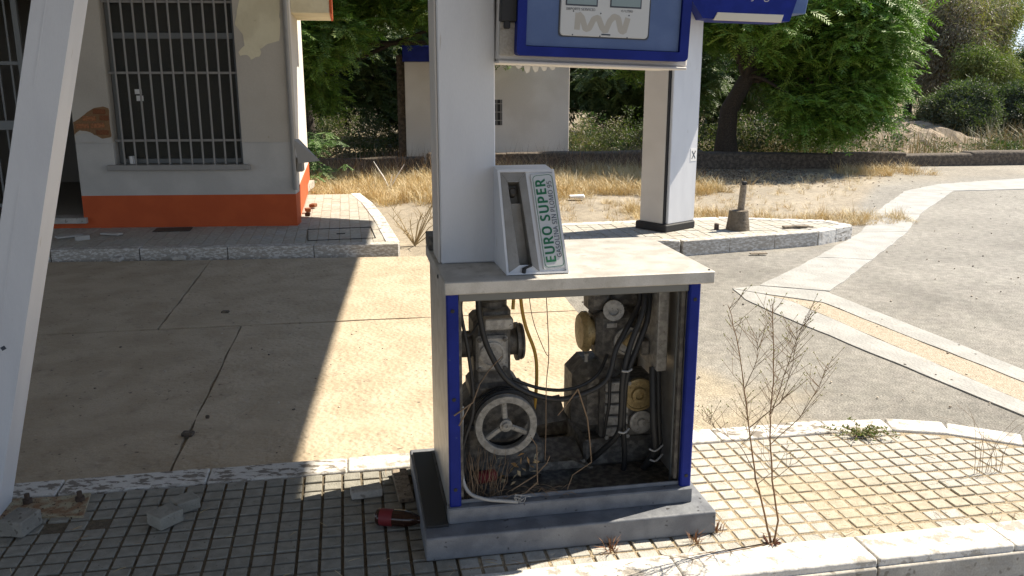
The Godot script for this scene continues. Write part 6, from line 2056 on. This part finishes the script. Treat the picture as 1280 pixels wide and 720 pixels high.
func tall_weed() -> void:
	var rr := RandomNumberGenerator.new()
	rr.seed = 3
	var org := P(1.273, 0.131, 2.286)
	var w := thing("tall_weed", "tall spindly dry weed with tiny buds growing from the kerb joint", "weed", org, A)
	# main stems, in the local frame (x along u, y up, z toward the camera)
	var stems := [
		[[0.0, 0.0, 0.0], [-0.045, 0.155, -0.01], [-0.07, 0.26, -0.02], [-0.095, 0.40, -0.02], [-0.125, 0.53, -0.01], [-0.165, 0.70, 0.0], [-0.20, 0.80, 0.0]],
		[[0.006, 0.0, 0.0], [0.018, 0.08, -0.01], [0.0, 0.21, -0.03], [-0.015, 0.33, -0.03], [-0.03, 0.44, -0.02], [-0.03, 0.55, -0.01], [-0.06, 0.72, 0.02], [-0.075, 0.80, 0.03]],
		[[-0.015, 0.33, -0.03], [0.06, 0.43, 0.0], [0.105, 0.53, 0.02], [0.12, 0.60, 0.02]],
		[[-0.03, 0.44, -0.02], [-0.02, 0.58, 0.03], [0.0, 0.70, 0.05], [0.02, 0.76, 0.05]],
		[[-0.095, 0.40, -0.02], [-0.03, 0.50, 0.04], [-0.005, 0.62, 0.05], [-0.01, 0.74, 0.06]],
		[[-0.07, 0.26, -0.02], [-0.14, 0.36, 0.01], [-0.22, 0.42, 0.02], [-0.27, 0.46, 0.02]],
		[[-0.125, 0.53, -0.01], [-0.08, 0.62, -0.03], [-0.075, 0.72, -0.04]],
		[[0.0, 0.21, -0.03], [0.045, 0.26, -0.01], [0.07, 0.285, 0.0]],
		[[-0.058, 0.21, -0.015], [-0.02, 0.26, 0.01], [0.0, 0.30, 0.02]],
	]
	var mb := MB.new()
	var bd := MB.new()
	var si := 0
	for s in stems:
		var pts: Array = []
		var rad: Array = []
		var r0: float = [0.0036, 0.0036, 0.0016, 0.0018, 0.0018, 0.0016, 0.0015, 0.0014, 0.0014][si]
		var j := 0
		for k in s.size() - 1:
			var a := Vector3(s[k][0], s[k][1], s[k][2])
			var b := Vector3(s[k + 1][0], s[k + 1][1], s[k + 1][2])
			for f in 3:
				pts.append(a.lerp(b, f / 3.0) + Vector3(rr.randf_range(-1, 1), 0, rr.randf_range(-1, 1)) * 0.0025)
		pts.append(Vector3(s[-1][0], s[-1][1], s[-1][2]))
		for k in pts.size(): rad.append(r0 * (1.0 - 0.72 * k / float(pts.size() - 1)))
		mb.col = Color(1.0, 0.85, 0.7) if si < 2 else Color(1.9, 1.95, 1.3)
		mb.tube(pts, rad, 5)
		# side twigs with buds
		var cnt: int = [40, 44, 20, 24, 24, 18, 16, 4, 4][si]
		for q in cnt:
			var f := rr.randf_range(0.25 if si > 1 else 0.42, 1.0)
			var ip := f * (pts.size() - 1)
			var p: Vector3 = (pts[int(ip)] as Vector3).lerp(pts[min(int(ip) + 1, pts.size() - 1)], fmod(ip, 1.0))
			var an := rr.randf() * TAU
			var L := rr.randf_range(0.03, 0.12) * (1.25 - 0.5 * f)
			var tip := p + Vector3(cos(an) * 0.6, rr.randf_range(0.5, 1.0), sin(an) * 0.6).normalized() * L
			mb.col = Color(2.0, 2.3, 1.3)
			mb.tube([p, p.lerp(tip, 0.5) + Vector3(0, -0.003, 0), tip], [0.0008, 0.0007, 0.0005], 4, false)
			bd.lathe([Vector2(0, 0), Vector2(0.0018, 0.003), Vector2(0.0013, 0.007), Vector2(0, 0.009)], tip, tip - p, 5)
			if rr.randf() < 0.5:
				var p2 := p.lerp(tip, 0.55)
				var t2 := p2 + Vector3(cos(an + 1.5), 0.9, sin(an + 1.5)).normalized() * L * 0.45
				mb.tube([p2, t2], [0.0007, 0.0005], 4, false)
				bd.lathe([Vector2(0, 0), Vector2(0.0016, 0.003), Vector2(0.0012, 0.006), Vector2(0, 0.008)], t2, t2 - p2, 5)
		si += 1
	obj("stems", mb, M.stem, w)
	obj("buds", bd, M.bud, w)
	# root crown
	var rc := MB.new()
	for k in 26:
		var an := rr.randf() * TAU
		rc.tube([Vector3(cos(an) * 0.012, 0.0, sin(an) * 0.012), Vector3(cos(an) * 0.018, 0.012, sin(an) * 0.018), Vector3(cos(an) * 0.03, rr.randf_range(0.006, 0.034), sin(an) * 0.03)], [0.003, 0.0026, 0.001], 5, false)
	obj("root_crown", rc, M.root, w)
	# shadow of the tall weed on the kerb, modelled as dark strands
	var dl := MB.new()
	for q in [[[0.0, 0.006, 0.0], [-0.09, 0.008, 0.012], [-0.20, 0.007, 0.022], [-0.33, 0.007, 0.03], [-0.46, 0.007, 0.024]], [[0.0, 0.006, 0.005], [-0.08, 0.008, 0.02], [-0.17, 0.007, 0.032], [-0.30, 0.007, 0.052]]]:
		var pts: Array = []
		var rad: Array = []
		for k in q.size():
			pts.append(Vector3(q[k][0], q[k][1] + 0.003, q[k][2])); rad.append(0.0026 - 0.0004 * k)
		dl.tube(pts, rad, 5)
		for k in 6:
			var b: Vector3 = (pts[1] as Vector3).lerp(pts[-1], rr.randf())
			dl.tube([b, b + Vector3(rr.randf_range(-0.06, 0.0), 0.003, rr.randf_range(-0.03, 0.04))], [0.0011, 0.0006], 4, false)
	var dd := thing("weed_shadow", "dark strands on the white front kerb standing in for the weed shadow", "dry weeds", org, A)
	obj("stems", dl, M.stem, dd)

func _ready() -> void:
	rng.seed = 1234
	nA.seed = 8
	nA.frequency = 0.01
	nA.fractal_octaves = 3
	make_light()
	make_materials()
	M.paver_stained = mat(T.paver, 0.55, 0.88, T.grain, 0.3, 0.0, lin(0.97, 0.90, 0.76))
	M.stone_light = mat(T.wood, 0.6, 0.95, T.lump, 1.0, 0.0, lin(0.6, 0.6, 0.6))
	M.straw_brown = flat(lin(0.26, 0.13, 0.06), 0.9)
	M.soffit = mat(T.raw, 1.5, 0.9, null, 0.0, 0.0, lin(0.6, 0.6, 0.6))  # canopy underside, darkened to bounce less light into the shade
	M.joint_dark = flat(lin(0.13, 0.11, 0.085), 0.95)
	M.mortar = mat(T.sand, 0.3, 0.95, T.lump, 1.0, 0.0, lin(0.55, 0.36, 0.22))
	M.brick_dark = mat(T.brick, 0.25, 0.95, T.lump, 0.8, 0.0, lin(0.62, 0.55, 0.5))
	M.pulley = mat(T.cast, 0.25, 0.6, T.lump, 0.4, 0.3, lin(0.75, 0.75, 0.74))
	M.steel_dark = mat(T.steel, 0.5, 0.5, null, 0.0, 0.4, lin(0.55, 0.54, 0.53))
	M.paver_shade_tint = mat(T.paver, 0.55, 0.88, T.grain, 0.3, 0.0, lin(0.66, 0.66, 0.63))  # canopy shade put into the colour of the left pavers
	M.joint_shade_tint = mat(T.joint, 0.5, 0.95, T.grain, 0.6, 0.0, lin(0.42, 0.42, 0.42))  # left bedding sand, darkened to deepen the painted shade
	M.raw_dark = mat(T.raw, 0.6, 0.92, T.lump, 0.6, 0.0, lin(0.6, 0.6, 0.58))
	M.bud = flat(lin(0.34, 0.33, 0.15), 0.8)
	M.root = flat(lin(0.15, 0.06, 0.035), 0.9)
	make_ground()
	make_road()
	make_cracks()
	make_island()
	make_second_island()
	make_building()
	make_canopy()
	make_backdrop_buildings()
	make_pump()
	make_trees()
	make_weeds()
	make_cabinet_litter()
